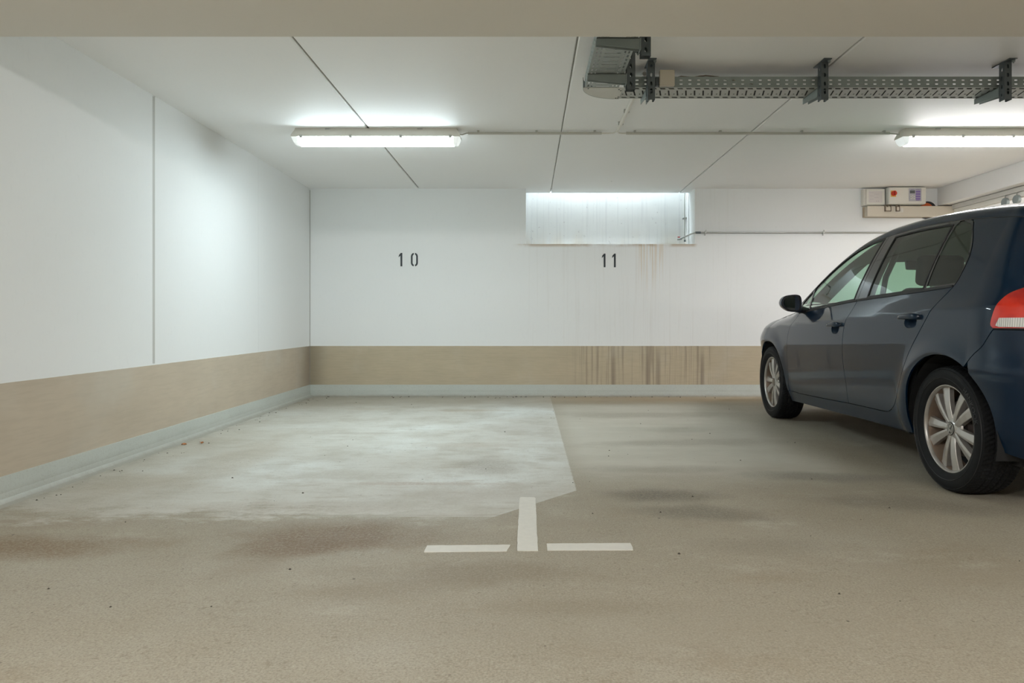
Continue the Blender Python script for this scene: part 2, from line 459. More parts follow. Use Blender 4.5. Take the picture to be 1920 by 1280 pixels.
M_STEEL = mat_galv('steel_pipe', (.36, .37, .35), (.48, .49, .46), .8, .35)
M_BLACK = simple('black_plastic', (.02, .02, .022), .5)

# ================================================================== the setting
XL, YB, ZC = -2.395, 7.71, 2.271
XR, YF = 8.2, -7.0
tag(mesh('floor', [(XL - .1, YF, 0), (XR, YF, 0), (XR, YB + .6, 0), (XL - .1, YB + .6, 0)], [(0, 1, 2, 3)], M_FLOOR), kind='structure')

def wallbox(name, mat, *boxes):
    m = MB()
    for b in boxes: m.box(*b)
    return tag(m.build(name, mat), kind='structure')
wallbox('wall_left', M_WALLL, (XL - .2, XL, YF, 4.484, 0, ZC), (XL - .2, XL, 4.512, YB + .2, 0, ZC), (XL - .2, XL - .004, 4.48, 4.516, 0, ZC), (XL - .2, XL - .0001, 4.483, 4.513, 0, .557))
# back wall with the opening of the light well
OX0, OX1, OZ = -.029, 1.822, 1.664
wallbox('wall_back', M_WALLB, (XL, OX0, YB, YB + .30, 0, ZC + .3), (OX1, XR, YB, YB + .30, 0, ZC + .3), (OX0, OX1, YB, YB + .30, 0, OZ))
SB = YB + .50
wallbox('wall_light_well', M_SHAFT, (OX0 - .25, OX1 + .25, SB, SB + .1, OZ - .3, 2.8), (OX0 - .15, OX0, YB + .28, SB, OZ - .3, 2.8), (OX1, OX1 + .15, YB + .28, SB, OZ - .3, 2.8),
        (OX0, OX1, YB + .20, SB, OZ - .3, OZ), (OX0, OX1, YB + .24, YB + .28, ZC + .2, 2.8))
# ceiling: precast slabs with open joints between them
J = [-1.203, .251, 1.706]; GAP = [.0065, .0035, .006]
def slabs(y0, y1):
    m = MB(); xs = [XL - .2] + J + [4.47 if y0 > 2 else XR]
    for i in range(len(xs) - 1):
        a = xs[i] + (GAP[i - 1] if i else 0); b = xs[i + 1] - (GAP[i] if i < len(xs) - 2 else .0)
        m.prism([(a + .006, ZC), (b - .006, ZC), (b, ZC + .006), (b, ZC + .2), (a, ZC + .2), (a, ZC + .006)], y0, y1)
    return m
m = slabs(2.85, YB); c1 = m
for i, (a, b) in enumerate([(OX0 + .001, J[1] - .009), (J[1] + .009, J[2] - .009), (J[2] + .009, OX1 - .001)]): c1.box(a, b, YB, YB + .262, ZC, ZC + .2)
c1.box(4.60, XR, 2.85, YB, ZC, ZC + .2)
c1.box(XL - .2, XR, YF, 2.45, ZC, ZC + .2)
tag(c1.build('ceiling', M_CEIL), kind='structure')
tag(MB().box(XL - .2, XR, YF, YB - .001, ZC + .12, ZC + .3).box(OX0 + .001, OX1 - .001, YB - .001, YB + .24, ZC + .201, ZC + .3).build('ceiling_topping', M_DARK), kind='structure')
wallbox('ceiling_beam', M_BEAM, (XL - .05, XR, 2.30, 2.965, 2.03, ZC + .1))
m = MB(); m.box(4.475, 4.78, 2.9, YB, 2.08, ZC + .1, .006)
tag(m.build('trim_beam', M_WALL), kind='structure')
wallbox('wall_right', M_WALLL, (XR, XR + .2, YF, YB + .3, 0, ZC + .1))
wallbox('wall_front', M_WALL, (XL - .2, XR + .2, YF - .2, YF, 0, ZC + .1))
m = MB()
for j, g in zip(J, GAP): m.box(j - g, j + g, 2.85, YB + (.262 if j > 0 else 0), ZC + .014, ZC + .13)
tag(m.build('trim_joint', simple('joint_filler', (.30, .29, .26), .9, var=.5, nscale=25)), kind='structure')
# sealed joint on the left wall, hairline joint and corner joint
tag(MB().box(XL - .01, XL + .0005, 4.484, 4.512, .56, 2.262).build('trim_1', M_SEAL), kind='structure')
tag(MB().box(XL - .003, XL + .0006, 6.238, 6.242, .55, 2.265).build('trim_2', simple('hairline_joint', (.70, .71, .70), .7)), kind='structure')
tag(MB().box(XL - .001, XL + .004, YB - .006, YB + .001, .125, 2.255).build('trim_3', simple('corner_dirt', (.30, .285, .25), .9)), kind='structure')
# coved kerbs
cove = [(0, .1255), (.007, .1245), (.0085, .05), (.014, .025), (.03, .008), (.055, 0), (.055, -.01), (-.01, -.01), (-.01, .1255)]
m = MB().prism([(XL + a, b) for a, b in cove], YF, YB, 'y'); tag(m.build('baseboard_left', M_KERB), kind='structure')
m = MB().prism([(YB - a, b) for a, b in cove], XL, XR, 'x'); tag(m.build('baseboard_back', M_KERB), kind='structure')

# painted numbers
def number(name, label, digits, px, top=1.490, h=.153, wst=.020):
    Y = -.0015; t = empty(name, (digits[0][1], YB, top - h), label=label, cat='number')
    x0_, z0_ = digits[0][1], top - h; top = h
    for d, cx in digits:
        cx -= x0_; m = MB()
        if d == '1':
            # stem with the slanted flag of a stencil one
            m.prism([(cx - wst / 2, top - h), (cx + wst / 2, top - h), (cx + wst / 2, top), (cx - .006, top), (cx - .026, top - .022), (cx - .031, top - .046), (cx - .0285, top - .046), (cx - .0105, top - .030)], Y, Y + .003, 'y')
        else:
            for sg in (-1, 1):
                o = [(.0065, top), (.020, top - .004), (.033, top - .017), (.0385, top - .036), (.0385, top - h + .036), (.033, top - h + .017), (.020, top - h + .004), (.0065, top - h),
                     (.0065, top - h + .019), (.014, top - h + .023), (.0195, top - h + .036), (.0195, top - .036), (.014, top - .023), (.0065, top - .019)]
                m.prism([(cx + sg * a, b) for a, b in o], Y, Y + .003, 'y')
        m.build('digit', M_NUM, t)
    return t
k = YB / 1320
number('painted_number', 'black stencilled number 10 painted on the white back wall', [('1', (752.6 - 991) * k), ('0', (777 - 991) * k)], 0, top=EYE + (598.5 - 474) * k, h=25.2 * k)
number('painted_number', 'black stencilled number 11 painted under the light well opening', [('1', (1133.6 - 991) * k), ('1', (1152.8 - 991) * k)], 0, top=EYE + (598.5 - 475.3) * k, h=25.6 * k)

# bay markings: one T of worn white paint
tt = empty('bay_marking', (0, 2.56, 0), label='white painted T-shaped line between the two bays on the floor', cat='marking')
def stripe(name, pts):
    o = dens(pts, .03); rnd = random.Random(len(pts) + int(pts[0][0] * 100))
    o = [(a + rnd.uniform(-.0012, .0012), b + rnd.uniform(-.0012, .0012)) for a, b in o]
    MB().prism([(a, b - 2.56) for a, b in o], .0, .0022, 'z').build(name, M_MARK, tt)
stripe('stem_stripe', [(-.0415, 2.552), (.034, 2.552), (.0325, 3.30), (.026, 3.318), (-.037, 3.322), (-.043, 3.30)])
stripe('cross_stripe', [(-.377, 2.537), (-.080, 2.548), (-.068, 2.620), (-.375, 2.612)])
stripe('cross_stripe', [(.068, 2.557), (.381, 2.560), (.383, 2.640), (.068, 2.634)])

# ================================================================== luminaires
def mat_lamp(name, c, e):
    n = NT(name); n.coord()
    return n.bsdf((.85, .85, .82), .4, emit=c, estr=e)
def luminaire(x, y, label, lamp, L=1.272):
    t = empty('tube_light', (x, y, ZC), label=label, cat='lamp', group='tube lights under the ceiling')
    hl = L / 2
    m = MB(); m.prism([(-.042, 0), (.042, 0), (.046, -.010), (.062, -.052), (.066, -.066), (-.066, -.066), (-.062, -.052), (-.046, -.010)], -hl + .03, hl - .03, 'x')
    # housing ends slope inwards
    for v in m.bm.verts:
        if v.co.z < -.04: v.co.x *= (hl - .004) / (hl - .03)
    m.build('housing', M_PLAS, t, smooth=30)
    lm = bpy.data.materials.get('lamp_%s' % str(lamp)) or mat_lamp('lamp_%s' % str(lamp), lamp[0], lamp[1])
    ls = bpy.data.materials.get('lampside_%s' % str(lamp)) or mat_lamp('lampside_%s' % str(lamp), lamp[0], lamp[1] * lamp[2])
    prof = [(-.060, -.0665), (.060, -.0665), (.059, -.092), (.050, -.110), (.034, -.1185), (-.034, -.1185), (-.050, -.110), (-.059, -.092)]
    m = MB(); m.prism(prof, -hl + .055, hl - .055, 'x'); df = m.build('diffuser', lm, t)
    df.data.materials.append(ls)
    for p in df.data.polygons:
        if p.normal.z > -.60: p.material_index = 1
    for sg in (-1, 1):
        m = MB(); m.prism(prof, sg * (hl - .0552), sg * (hl - .006), 'x')
        for v in m.bm.verts:
            if abs(v.co.x) > hl - .02: v.co.x -= sg * max(0, -.0665 - v.co.z) * .45; v.co.y *= .97
        m.build('end_cap', M_ECAP, t, smooth=30)
    for q in (-.555, -.185, .19, .56):
        for e in (-.064, .064): MB().box(q - .011, q + .011, e - .006, e + .006, -.078, -.055, .002).build('clip', M_CLIP, t)
    for q in (-.36, .33):
        MB().box(q - .02, q + .02, -.048, -.038, -.012, -.0, .002).build('bracket', M_CLIP, t)
    return t
M_ECAP = simple('clear_end_cap', (.82, .84, .82), .25, var=.02, emit=(.93, 1., 1.), estr=.45)
M_CLIP = simple('clip_grey', (.50, .50, .48), .4)
LY = 5.315
luminaire((-1.772 - .515) / 2 + .0, LY, 'glowing white tube light under the ceiling in front of number 10', LAMP_A)
luminaire(2.79 + .636, LY, 'glowing white tube light under the ceiling above the parked car', LAMP_B)
luminaire(6.3, LY, 'added unseen fill light beyond the beam, brightening the right side', LAMP_FILL)
luminaire(-1.1, -.9, 'tube light over the driving lane out of the picture, left one', LAMP_LANE)
luminaire(2.6, -.9, 'tube light over the driving lane out of the picture, middle one', LAMP_LANE)
luminaire(6.2, -.9, 'tube light over the driving lane out of the picture, right one', LAMP_LANE)

# ================================================================== conduits on the ceiling
def conduit(name, pts, r, mat, clips, label, along='x'):
    t = empty(name, pts[0], label=label, cat='conduit')
    p0 = Vector(pts[0]); m = MB(); m.tube([Vector(p) - p0 for p in pts], r, 10); m.build('pipe', mat, t, smooth=50)
    for c in clips:
        v = Vector(c) - p0; m = MB()
        if along == 'x': m.box(v.x - .008, v.x + .008, v.y - r - .005, v.y + r + .005, v.z - r * .4, v.z + r + .010, .002)
        else: m.box(v.x - r - .005, v.x + r + .005, v.y - .008, v.y + .008, v.z - r * .4, v.z + r + .010, .002)
        m.build('clip', M_CLIP, t)
    return t
zc = ZC - .019; yc = 5.345; kk = yc / 1320
cx = lambda px: (px - 991) * kk
conduit('ceiling_conduit', [(cx(878), yc, zc), (cx(1128), yc, zc)], .0105, M_PIPE, [(cx(p), yc, zc) for p in (897, 1006, 1115)], 'grey ceiling conduit running right from the tube light near number 10')
conduit('ceiling_conduit', [(cx(1174), yc, zc), (cx(1668), yc, zc)], .0105, M_PIPE, [(cx(p), yc, zc) for p in (1190, 1350, 1503, 1657)], 'long grey ceiling conduit ending at the tube light above the car')
conduit('ceiling_conduit', [(.668, 5.22, zc), (.668, 4.05, zc)], .0135, M_PLAS, [(.668, 5.1, zc), (.668, 4.80, zc)], 'short white ceiling conduit running back to front up to the cable tray', 'y')
m = MB(); m.tube([(cx(1128) - .02, yc, zc), (cx(1140), yc, zc), (cx(1150), yc - .015, zc), (.664, yc - .06, zc), (.666, 5.21, zc)], .006, 8)
tag(m.build('cable', M_PLAS, smooth=50), 'thin white cable bending from the left ceiling conduit to the crossing one', 'cable')
m = MB(); m.tube([(cx(1174) + .02, yc, zc), (cx(1166), yc, zc), (cx(1159), yc - .015, zc), (.674, yc - .06, zc), (.672, 5.21, zc)], .006, 8)
tag(m.build('cable', M_PLAS, smooth=50), 'thin white cable bending from the right ceiling conduit to the crossing one', 'cable')
m = MB(); m.tube([(-.525, LY, ZC - .035), (-.50, LY + .01, ZC - .035), (-.47, yc, zc), (cx(880), yc, zc)], .005, 8)
tag(m.build('cable', M_PIPE, smooth=50), 'short grey cable entering the right end of the tube light near number 10', 'cable')
m = MB(); m.tube([(cx(1664), yc, zc), (2.76, yc, zc - .003), (2.80, LY, ZC - .035)], .005, 8)
tag(m.build('cable', M_PIPE, smooth=50), 'short grey cable entering the left end of the tube light above the car', 'cable')

# ================================================================== cable tray
TY0, TY1, TZ, TH = 3.955, 4.155, 2.143, .060
def sheet(name, outer, holes, mapf, mat, parent, n_cells, cell, thick=.0015, ends=True):
    """a perforated sheet: one cell filled with holes, repeated along u"""
    V = []; Fc = []
    ov, fc, _ = fill2d(outer, holes, interior=False)
    for i in range(n_cells):
        b = len(V); V += [mapf(u + i * cell, v) for u, v in ov]; Fc += [tuple(b + q for q in f) for f in fc]
    o = mesh(name, V, Fc, mat, parent)
    bm = bmesh.new(); bm.from_mesh(o.data); bmesh.ops.remove_doubles(bm, verts=bm.verts, dist=1e-5); bmesh.ops.recalc_face_normals(bm, faces=bm.faces); bm.to_mesh(o.data); bm.free()
    md = o.modifiers.new('thickness', 'SOLIDIFY'); md.thickness = thick; md.offset = 0
    return o
def slot(cu, cv, lu, lv, c=.3):
    e = min(lu, lv) * c
    return [(cu - lu / 2 + e, cv - lv / 2), (cu + lu / 2 - e, cv - lv / 2), (cu + lu / 2, cv - lv / 2 + e), (cu + lu / 2, cv + lv / 2 - e), (cu + lu / 2 - e, cv + lv / 2), (cu - lu / 2 + e, cv + lv / 2), (cu - lu / 2, cv + lv / 2 - e), (cu - lu / 2, cv - lv / 2 + e)]
CELL = .0495
rect = lambda a, b, c, d: [(a, b), (c, b), (c, d), (a, d)]
tray = empty('cable_tray', (.62, TY0, TZ), label='long galvanised perforated cable tray running right across the ceiling', cat='cable tray')
TX0, NC = .535, 62
W2 = TY1 - TY0
holes = [[(CELL * .08, .012), (CELL * .70, .012), (CELL * .92, .032), (CELL * .30, .032)], [(CELL * .08, W2 - .032), (CELL * .70, W2 - .032), (CELL * .92, W2 - .012), (CELL * .30, W2 - .012)],
         [(CELL * .20, .054), (CELL * .38, .054), (CELL * .82, .146), (CELL * .64, .146)], slot(CELL * .18, .118, .008, .016)]
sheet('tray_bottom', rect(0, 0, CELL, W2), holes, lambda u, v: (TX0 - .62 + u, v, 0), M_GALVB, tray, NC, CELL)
hs = [slot(CELL * .5, .018, .018, .0075), slot(CELL * .5, .040, .018, .0075)]
sheet('side_rail', rect(0, 0, CELL, TH), hs, lambda u, v: (TX0 - .62 + u, 0, v), M_GALV, tray, NC, CELL)
sheet('side_rail', rect(0, 0, CELL, TH), hs, lambda u, v: (TX0 - .62 + u, W2, v), M_GALV, tray, NC, CELL)
# branch towards the camera
BX0, BX1 = .317, .507
NB = 25
tray2 = empty('cable_tray', (BX0, TY0, TZ), label='short cable tray branch running from the bend towards the camera', cat='cable tray')
W3 = BX1 - BX0
holes = [slot(CELL * .5, .016, .030, .009), slot(CELL * .5, .036, .030, .007), slot(CELL * .5, W3 - .016, .030, .009), slot(CELL * .5, W3 - .036, .030, .007), slot(CELL * .25, W3 / 2, .009, .080), slot(CELL * .8, W3 / 2, .006, .008)]
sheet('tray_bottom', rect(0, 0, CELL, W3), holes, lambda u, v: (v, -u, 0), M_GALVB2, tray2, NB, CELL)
sheet('side_rail', rect(0, 0, CELL, TH), hs, lambda u, v: (0, -u, v), M_GALV, tray2, NB, CELL)
sheet('side_rail', rect(0, 0, CELL, TH), hs, lambda u, v: (W3, -u, v), M_GALV, tray2, NB, CELL)
# 90 degree bend with a plain bottom
bend = empty('cable_tray_bend', (BX1, TY0, TZ), label='plain curved corner piece joining the two cable trays', cat='cable tray')
rr = TY1 - TY0; arc = [(-(W3 + .01) * math.cos(a * PI / 28), rr * math.sin(a * PI / 28)) for a in range(15)]
arc[-1] = (0, rr)
oc = arc + [(.026, rr), (.026, .002), (-(W3 + .01), .002)]
m = MB(); m.prism(oc, -.0022, .0, 'z'); m.build('bend_plate', M_GALVP, bend)
V = []; Fc = []
al = [(-(W3 + .01), .002)] + arc + [(.026, rr)]
for i, (a, b) in enumerate(al): V += [(a, b, -.003), (a, b, .058)]
for i in range(len(al) - 1): Fc.append((2 * i, 2 * i + 2, 2 * i + 3, 2 * i + 1))
o = mesh('outer_rail', V, Fc, M_GALV, bend, smooth=True); md = o.modifiers.new('thickness', 'SOLIDIFY'); md.thickness = .0018
for i, (a, b) in enumerate([(.005, .03), (.018, .05), (-.17, .012), (.018, .16), (.006, .185), (.018, .185)]):
    MB().lathe([(-.005, .004), (-.0022, .004)], 8, 'z', (a, b, 0)).build('bolt', M_GALVD, bend)
# cables lying in the tray
def lay(y, z, r, x0, x1, seed, label, mat):
    rnd = random.Random(seed); n = 40; pts = []
    for i in range(n + 1):
        pts.append((x0 + (x1 - x0) * i / n, y + rnd.uniform(-.0018, .0018), z + rnd.uniform(0, .002)))
    m = MB(); m.tube(pts, r, 8); return tag(m.build('power_cable', mat, smooth=50), label, 'cable', 'cables lying in the long tray')
M_CABG = simple('cable_grey', (.07, .07, .072), .5)
for i in range(8):
    lay(TY0 + .022 + i * .0225, TZ + .011, .0085, .56, 3.55, i, 'dark grey cable lying in the long cable tray', M_CABG)
rnd = random.Random(5)
m = MB(); m.tube([(.80, TY0 + .01, TZ + .050), (.86, TY0 + .012, TZ + .066), (.93, TY0 + .02, TZ + .062), (1.0, TY0 + .015, TZ + .072), (1.07, TY0 + .02, TZ + .066), (1.16, TY0 + .03, TZ + .04)], .0035, 6)
tag(m.build('loose_cable', simple('cable_brown', (.20, .15, .12), .5), smooth=50), 'thin brown cable looping over the tray edge beside the junction box', 'cable')
m = MB(); m.tube([(.80, TY0 + .02, TZ + .062), (.90, TY0 + .03, TZ + .058), (.97, TY0 + .03, TZ + .075), (1.06, TY0 + .03, TZ + .070), (1.3, TY0 + .05, TZ + .03)], .004, 6)
tag(m.build('loose_cable', simple('cable_light', (.50, .48, .45), .5), smooth=50), 'thin light grey cable looping over the tray edge beside the junction box', 'cable')
jb = empty('junction_box', (.77, TY0 - .022, TZ), label='small beige junction box fixed to the front of the cable tray', cat='junction box')
m = MB(); m.box(-.042, .042, -.028, .0, -.006, .082, .004); m.build('body', M_JB if 'M_JB' in globals() else simple('beige_plastic', (.55, .51, .43), .5, var=.02), jb)
MB().box(-.020, -.002, .0, .022, .0, .05).build('mounting_clip', M_GALVD, jb)
MB().box(-.062, -.043, -.01, .018, -.002, .045, .003).build('cable_gland', M_GALVD, jb)

# hangers: slotted channel with a ceiling plate and a tapered arm
def hanger(x, y, rz, label, arm=.225):
    t = empty('tray_hanger', (x, y, ZC), rz, label=label, cat='bracket')
    # local: arm points to +y, channel open towards -y
    H_ = .215
    V = []; b = .020; d = .046
    m = MB()
    out = rect(-b, -H_, b, 0); hl = [slot(0, -.030 - q * .048, .0125, .026, .49) for q in range(4)]
    ov, fc, _ = fill2d(out, hl, interior=False)
    th = .0025; V = []; Fc = []
    ho = [slot(q_[0][0] * 0 - d / 2, -.042 - i * .048, .0115, .026, .49) for i, q_ in enumerate(hl)]
    ov2, fc2, _ = fill2d(rect(-d, -H_, 0, 0), ho, interior=False)
    def plate(pts, tri, fn, dv):
        b0 = len(V); n_ = len(pts)
        for u, v in pts: V.append(fn(u, v))
        for u, v in pts: q = fn(u, v); V.append((q[0] + dv[0], q[1] + dv[1], q[2]))
        for f in tri: Fc.append(tuple(b0 + i for i in f)); Fc.append(tuple(b0 + n_ + i for i in f[::-1]))
    plate(ov, fc, lambda u, v: (u, -d, v), (0, th))
    plate(ov2, fc2, lambda u, v: (-b, u, v), (th, 0))
    plate(ov2, fc2, lambda u, v: (b, u, v), (-th, 0))
    for x0_, x1_ in ((-b, -b + .008), (b - .008, b)):
        b0 = len(V); V += [(x0_, -.001, -H_), (x1_, -.001, -H_), (x1_, -.001, 0), (x0_, -.001, 0)]; Fc.append((b0, b0 + 1, b0 + 2, b0 + 3))
    mesh('channel', V, Fc, M_GALVD, t)
    MB().box(-.022, .022, -.090, .060, -.006, 0, .001).build('ceiling_plate', M_GALVD, t)
    for q in (-.066, .036):
        MB().lathe([(-.020, .0045), (-.006, .0045)], 6, 'z', (.016, q, 0)).lathe([(-.013, .009), (-.006, .009)], 6, 'z', (.016, q, 0)).build('bolt', M_GALV, t)
    z1 = TZ - ZC - .002
    m = MB(); w = .017
    m.prism([(0, z1), (arm, z1), (arm, z1 - .030), (0, z1 - .052)], -w, -w + .003, 'x')
    m.prism([(0, z1), (arm, z1), (arm, z1 - .030), (0, z1 - .052)], w - .003, w, 'x')
    m.box(-w, w, 0, arm, z1 - .0025, z1)
    m.box(-w - .006, w + .006, -.001, .003, z1 - .055, z1)
    m.build('cantilever_arm', M_GALV, t)
    MB().lathe([(-.046, .008), (.006, .008)], 6, 'y', (0, 0, z1 - .030)).build('arm_bolt', M_GALVD, t)
    return t
hanger(.680, TY0 - .012, 0, 'galvanised hanger on the long tray just left of the junction box')
hanger(1.640, TY0 - .012, 0, 'galvanised hanger in the middle of the long cable tray')
hanger(2.655, TY0 - .012, 0, 'galvanised hanger on the long tray at the right edge of the picture')
hanger(3.5, TY0 - .012, 0, 'galvanised hanger at the far right end of the long tray')
hanger(BX1 + .012, 3.745, R(90), 'galvanised hanger right of the short tray branch, beside its bend', .205)
hanger(BX1 + .012, 3.272, R(90), 'galvanised hanger right of the short tray branch, next to the beam', .205)

# ================================================================== pipes at the light well
zp = EYE + (598.5 - 436) * YB / 1320
pp = empty('steel_pipe', (OX1, YB - .012, zp), label='thin steel pipe running along the back wall to the right of the light well', cat='pipe')
MB().tube([(.006, 0, 0), (2.75, 0, 0)], .0085, 10).build('pipe', M_STEEL, pp, smooth=50)
MB().tube([(.004, .0, 0), (.06, 0, 0)], .0115, 10).build('elbow', M_GALVD, pp, smooth=50)
for q in ((1322 - 991) * k - OX1, (1543 - 991) * k - OX1, 2.35):
    MB().box(q - .010, q + .010, -.014, .012, -.012, .012, .003).box(q + .004, q + .010, -.006, .010, -.005, .030, .002).box(q - .006, q, -.006, .010, -.034, .0, .002).build('pipe_clamp', M_STEEL, pp)
vp = empty('stop_valve', (OX1 - .12, YB + .245, zp - .045), label='small red stop valve on the pipe end inside the light well', cat='valve')
MB().tube([(.0, 0, 0), (.085, -.215, .034), (.112, -.245, .042), (.120, -.262, .045)], .0085, 10).build('branch_pipe', M_STEEL, vp, smooth=50)
MB().tube([(-.02, 0, 0), (.03, -.02, .006)], .013, 10).build('valve_body', M_STEEL, vp, smooth=50)
MB().box(-.018, .012, -.006, .006, .018, .030, .003).box(-.006, .0, -.003, .003, 0, .020).build('valve_handle', simple('red_handle', (.45, .05, .05), .4), vp)
vt = empty('vertical_pipe', ((1284 - 991) * (YB + .40) / 1320, YB + .40, OZ), label='thin vertical steel pipe inside the light well opening', cat='pipe')
MB().tube([(0, 0, .075), (0, 0, 2.0)], .007, 8).build('pipe', M_STEEL, vt, smooth=50)
MB().lathe([(.070, .011), (.090, .011)], 10, 'z').build('pipe_end', M_GALVD, vt)
MB().box(-.012, .030, -.010, .07, .335, .350, .002).build('pipe_clamp', M_STEEL, vt)

# ================================================================== gate control on the back wall
def bx(px): return (px - 991) * k
def bz(py): return EYE + (598.5 - py) * k
cb = empty('control_box', (bx(1614), YB, bz(387)), label='pale control box with a printed sheet, left of the switch box', cat='control box')
w = bx(1653) - bx(1614) - .006; h = bz(356) - bz(387)
MB().box(0, w, -.062, 0, 0, h, .006).build('housing', M_PLAS, cb)
MB().box(.022, w, -.085, -.062, .006, h - .006, .005).build('cover', M_PLAS, cb)
m = MB()
m.box(.045, w - .03, -.0862, -.0852, .03, h - .03); m.build('printed_sheet', simple('pale_print', (.66, .62, .60), .6), cb)
m = MB()
for i in range(5): m.box(.055 + (i % 2) * .05, .10 + (i % 2) * .055, -.0872, -.0862, h - .045 - i * .018, h - .043 - i * .018)
for a in (.13, .15): m.box(a - .004, a + .004, -.0872, -.0862, .042, .048)
m.build('print_lines', simple('print_grey', (.42, .36, .38), .6), cb)
sb = empty('switch_box', (bx(1654), YB, bz(386.5)), label='grey-white gate controller box with red rotary switch and keypad', cat='control box')
w = .402; h = bz(354.5) - bz(386.5)
MB().box(0, w, -.125, 0, 0, h, .008).build('housing', simple('grey_white_plastic', (.60, .61, .57), .45, var=.02), sb)
MB().box(.004, w + .0, -.142, -.127, .004, h - .004, .008).build('cover', M_PLAS, sb)
MB().box(.022, .078, -.1445, -.1420, h * .42, h * .42 + .068, .002).build('switch_plate', simple('yellow_plate', (.75, .50, .10), .5), sb)
rs = MB().lathe([(-.165, .026), (-.1445, .029)], 24, 'y', (.052, 0, h * .42 + .036)); rs.build('rotary_switch', simple('red_knob', (.62, .05, .02), .35), sb, smooth=40)
MB().box(.046, .058, -.177, -.160, h * .42 + .012, h * .42 + .058, .003).build('switch_grip', simple('dark_red_knob', (.40, .02, .01), .35), sb)
kp = MB().box(.215, .350, -.1448, -.1420, .032, h - .018, .003).build('keypad', simple('keypad_grey', (.47, .46, .50), .4), sb)
MB().box(.225, .280, -.1462, -.1448, h - .072, h - .040, .001).build('display', simple('lcd', (.12, .13, .13), .2), kp)
m = MB()
for i in range(4): m.box(.288, .338, -.1462, -.1448, .046 + i * .026, .066 + i * .026, .001)
m.build('violet_field', simple('violet_print', (.24, .16, .42), .5), kp)
m = MB()
for i in range(3):
    for j in range(2): m.lathe([(-.148, .0055), (-.1448, .006)], 10, 'y', (.238 + i * .017, 0, .060 + j * .022 + (i % 2) * .006))
m.build('push_button', M_PLAS, kp)
m = MB(); m.box(.235, .27, -.1458, -.1448, h - .032, h - .028); m.box(.29, .33, -.1458, -.1448, h - .032, h - .028); m.box(.29, .33, -.1458, -.1448, .038, .042)
m.build('print_line', simple('print_violet', (.20, .14, .30), .6), kp)
tk = empty('drive_casing', (bx(1617), YB, bz(408)), label='long cream casing of the gate drive below the two control boxes', cat='casing')
w = bx(1793) - bx(1617); h = bz(388.5) - bz(408)
MB().box(0, w, -.022, -.0, 0, h, .002).build('back_plate', simple('tan_metal', (.42, .34, .25), .5), tk)
MB().box(.012, w, -.090, -.018, .002, h, .004).build('cover', M_CREAM, tk)
MB().box(.31, .40, -.0912, -.0902, .045, .090).build('label_plate', simple('off_white_label', (.72, .69, .63), .5), tk)
m = MB()
for i in range(4): m.box(.33, .38, -.0918, -.0911, .055 + i * .009, .057 + i * .009)
m.build('label_print', simple('label_print', (.42, .38, .33), .5), tk)
for a, ww in ((.215, .066), (.335, .040)):
    a -= .02
    cl = MB(); cl.box(a, a + .006, -.112, -.088, h - .060, h + .009, .001); cl.box(a + ww - .006, a + ww, -.112, -.088, h - .060, h + .009, .001); cl.box(a, a + ww, -.112, -.105, h - .060, h - .052, .001)
    cl.box(a + ww * .4, a + ww * .6, -.105, -.088, h - .02, h + .009, .001)
    c_ = cl.build('cable_entry', simple('brown_metal', (.20, .15, .11), .5), tk)
    MB().box(a + .008, a + ww - .008, -.108, -.092, h - .052, h - .012, .002).build('plug', M_CREAM, c_)
m = MB()
for i in range(3): m.box(w - .004, w + .016, -.075 + i * .02, -.062 + i * .02, h * (.15 + .3 * i), h * (.15 + .3 * i) + .018)
m.build('chain_guide', M_BLACK, tk)
WX, WZ = bx(1738) - bx(1617), bz(394.5) - bz(408)
dw = MB().lathe([(-.016, .098), (-.004, .098)], 40, 'y', (WX, 0, WZ)).build('drive_wheel', M_BLACK, tk, smooth=40)
MB().lathe([(-.020, .078), (-.0165, .080)], 40, 'y', (WX - .016, 0, WZ)).build('orange_disc', simple('orange_disc', (.62, .13, .03), .45), dw, smooth=40)
# gate rail below the beam on the right
gr = empty('gate_rail', (4.62, 5.4, 2.08), label='light grey gate rail fixed under the beam at the right', cat='rail')
MB().box(-.05, .05, -2.3, 2.2, -.05, -.004, .004).build('mounting_profile', M_PIPE, gr)
MB().prism([(-.028, -.052), (.028, -.052), (.028, -.095), (.010, -.095), (.010, -.088), (.020, -.088), (.020, -.060), (-.020, -.060), (-.020, -.088), (-.010, -.088), (-.010, -.095), (-.028, -.095)], -2.3, 2.2, 'y').build('track', M_PLAS, gr)
for i, y in enumerate((1.20, 1.36)):
    MB().lathe([(-.014, .042), (.014, .042)], 24, 'x', (-.042, y, -.118)).build('roller', M_GALV, gr, smooth=40)
    MB().box(-.042, .0, y - .006, y + .006, -.124, -.112).box(-.046, -.040, y - .006, y + .006, -.12, -.03).build('roller_pin', M_STEEL, gr)

